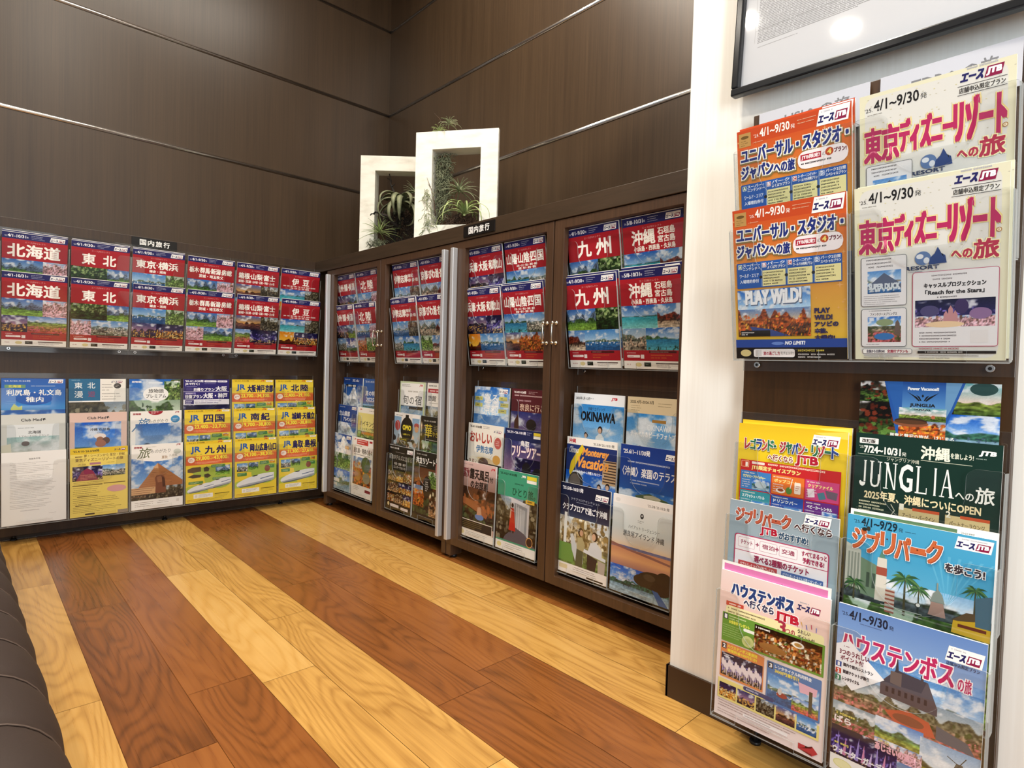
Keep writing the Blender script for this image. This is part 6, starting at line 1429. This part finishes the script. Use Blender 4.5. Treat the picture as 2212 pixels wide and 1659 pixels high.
# the taller frame stands in front, turned towards the room
A1 = math.atan2(-.816, .578); F1 = (1.50, 2.29, ZT)
FW, FH, FB, FD = .384, .497, .080, .085
box_frame('taller white wooden frame standing in front, moss hanging inside its left edge', F1, A1, FW, FH, FB, FD)
def at1(u, v, z): return (F1[0] + math.cos(A1) * u - math.sin(A1) * v, F1[1] + math.sin(A1) * u + math.cos(A1) * v, ZT + z)
A2 = math.atan2(-.68, .73); F2 = (1.535, 2.862, ZT)
box_frame('shorter white wooden frame partly hidden behind the taller frame', F2, A2, .40, .542, .078, .085)
def at2(u, v, z): return (F2[0] + math.cos(A2) * u - math.sin(A2) * v, F2[1] + math.sin(A2) * u + math.cos(A2) * v, ZT + z)
moss('grey-green spanish moss hanging down inside the left of the taller frame', at1(.118, .045, .085), A1, .042, .325, 620, 2, M['moss'], depth=.028)
moss('thin pale moss strands creeping over the left face of the taller frame', at1(.066, -.004, .03), A1, .022, .22, 70, 3, M['leaf_grey'], depth=.004)
moss('brown bark fibres heaped at the bottom of the taller frame', at1(.20, .045, .081), A1, .095, .055, 260, 4, M['bark'], .014, .03)
rosette('air_plant', 'bright green air plant with long arching leaves at the lower right of the taller frame', M['leaf_green'], at1(.240, -.014, .118), 18, .235, .0068, 1.6, 2.1, 11, .45)
rosette('air_plant', 'smaller spiky air plant halfway up inside the taller frame', M['leaf_grey'], at1(.205, .02, .232), 34, .105, .0034, 1.0, .6, 12, -.2)
rosette('air_plant', 'tiny pale air plant on a twig above the taller frame', M['leaf_grey'], at1(.150, .012, .530), 28, .062, .0026, 1.6, .7, 13, -.1)
rosette('air_plant', 'small yellowish air plant lying on the left of the taller frame top', M['leaf_green'], at1(.105, .012, .501), 16, .05, .0022, 1.9, .9, 14, .1)
twig('thin bare twig standing up from the top of the taller frame', [(.03, 0, .0), (.0, 0, .035), (-.045, 0, .085)], .0026, M['bark'], at1(.125, .012, .498), A1, 21, 2)
twig('fine dark twig curving up the left inner edge of the taller frame', [(.03, 0, .0), (.02, 0, .09), (-.012, -.004, .17)], .0022, M['bark'], at1(.072, -.006, .12), A1, 22, 3)
twig('short branch leaning among the bark at the bottom of the taller frame', [(0, 0, 0), (.05, 0, .045), (.075, 0, .075)], .004, M['bark'], at1(.15, .03, .085), A1, 23, 2)
rosette('air_plant', 'large grey-green air plant with broad curled leaves in the shorter frame', M['leaf_dark'], at2(.215, .01, .300), 20, .29, .0230, 4.6, 1.8, 15, -.1, col_n=16)
rosette('air_plant', 'spiky bright green air plant at the lower left of the shorter frame', M['leaf_green'], at2(.115, -.03, .135), 36, .115, .0032, .7, .3, 16, -.2)
rosette('air_plant', 'thin leaved air plant at the upper right of the shorter frame', M['leaf_grey'], at2(.285, .03, .36), 24, .09, .0026, .8, .4, 17, .0)
twig('dark driftwood branch rising through the shorter frame', [(-.03, 0, -.12), (.0, 0, .05), (-.045, 0, .17), (-.055, -.01, .235)], .009, M['drift'], at2(.20, .045, .225), A2, 24, 5)
twig('dark forked driftwood at the lower left of the shorter frame', [(.08, 0, .05), (.03, -.02, .10), (-.035, -.03, .115), (-.06, -.03, .10)], .009, M['drift'], at2(.125, -.005, .12), A2, 25, 3)
twig('dark twisted root lying at the foot of the shorter frame', [(-.05, -.02, .004), (-.02, -.02, .045), (.03, 0, .06), (.10, .01, .05), (.17, .02, .07)], .010, M['drift'], at2(.11, -.015, .010), A2, 26, 4)
twig('pale bark strip across the bottom of the shorter frame', [(-.09, -.02, .0), (.0, -.015, .03), (.12, .0, .055)], .022, M['palebark'], at2(.16, -.012, .022), A2, 27, 1)
moss('dark mossy tangle filling the bottom of the shorter frame', at2(.20, .045, .08), A2, .115, .19, 420, 5, M['drift'], .016, .03)
moss('grey moss tuft under the spiky plant of the shorter frame', at2(.10, -.03, .045), A2, .05, .05, 120, 6, M['moss'], .010, .02)
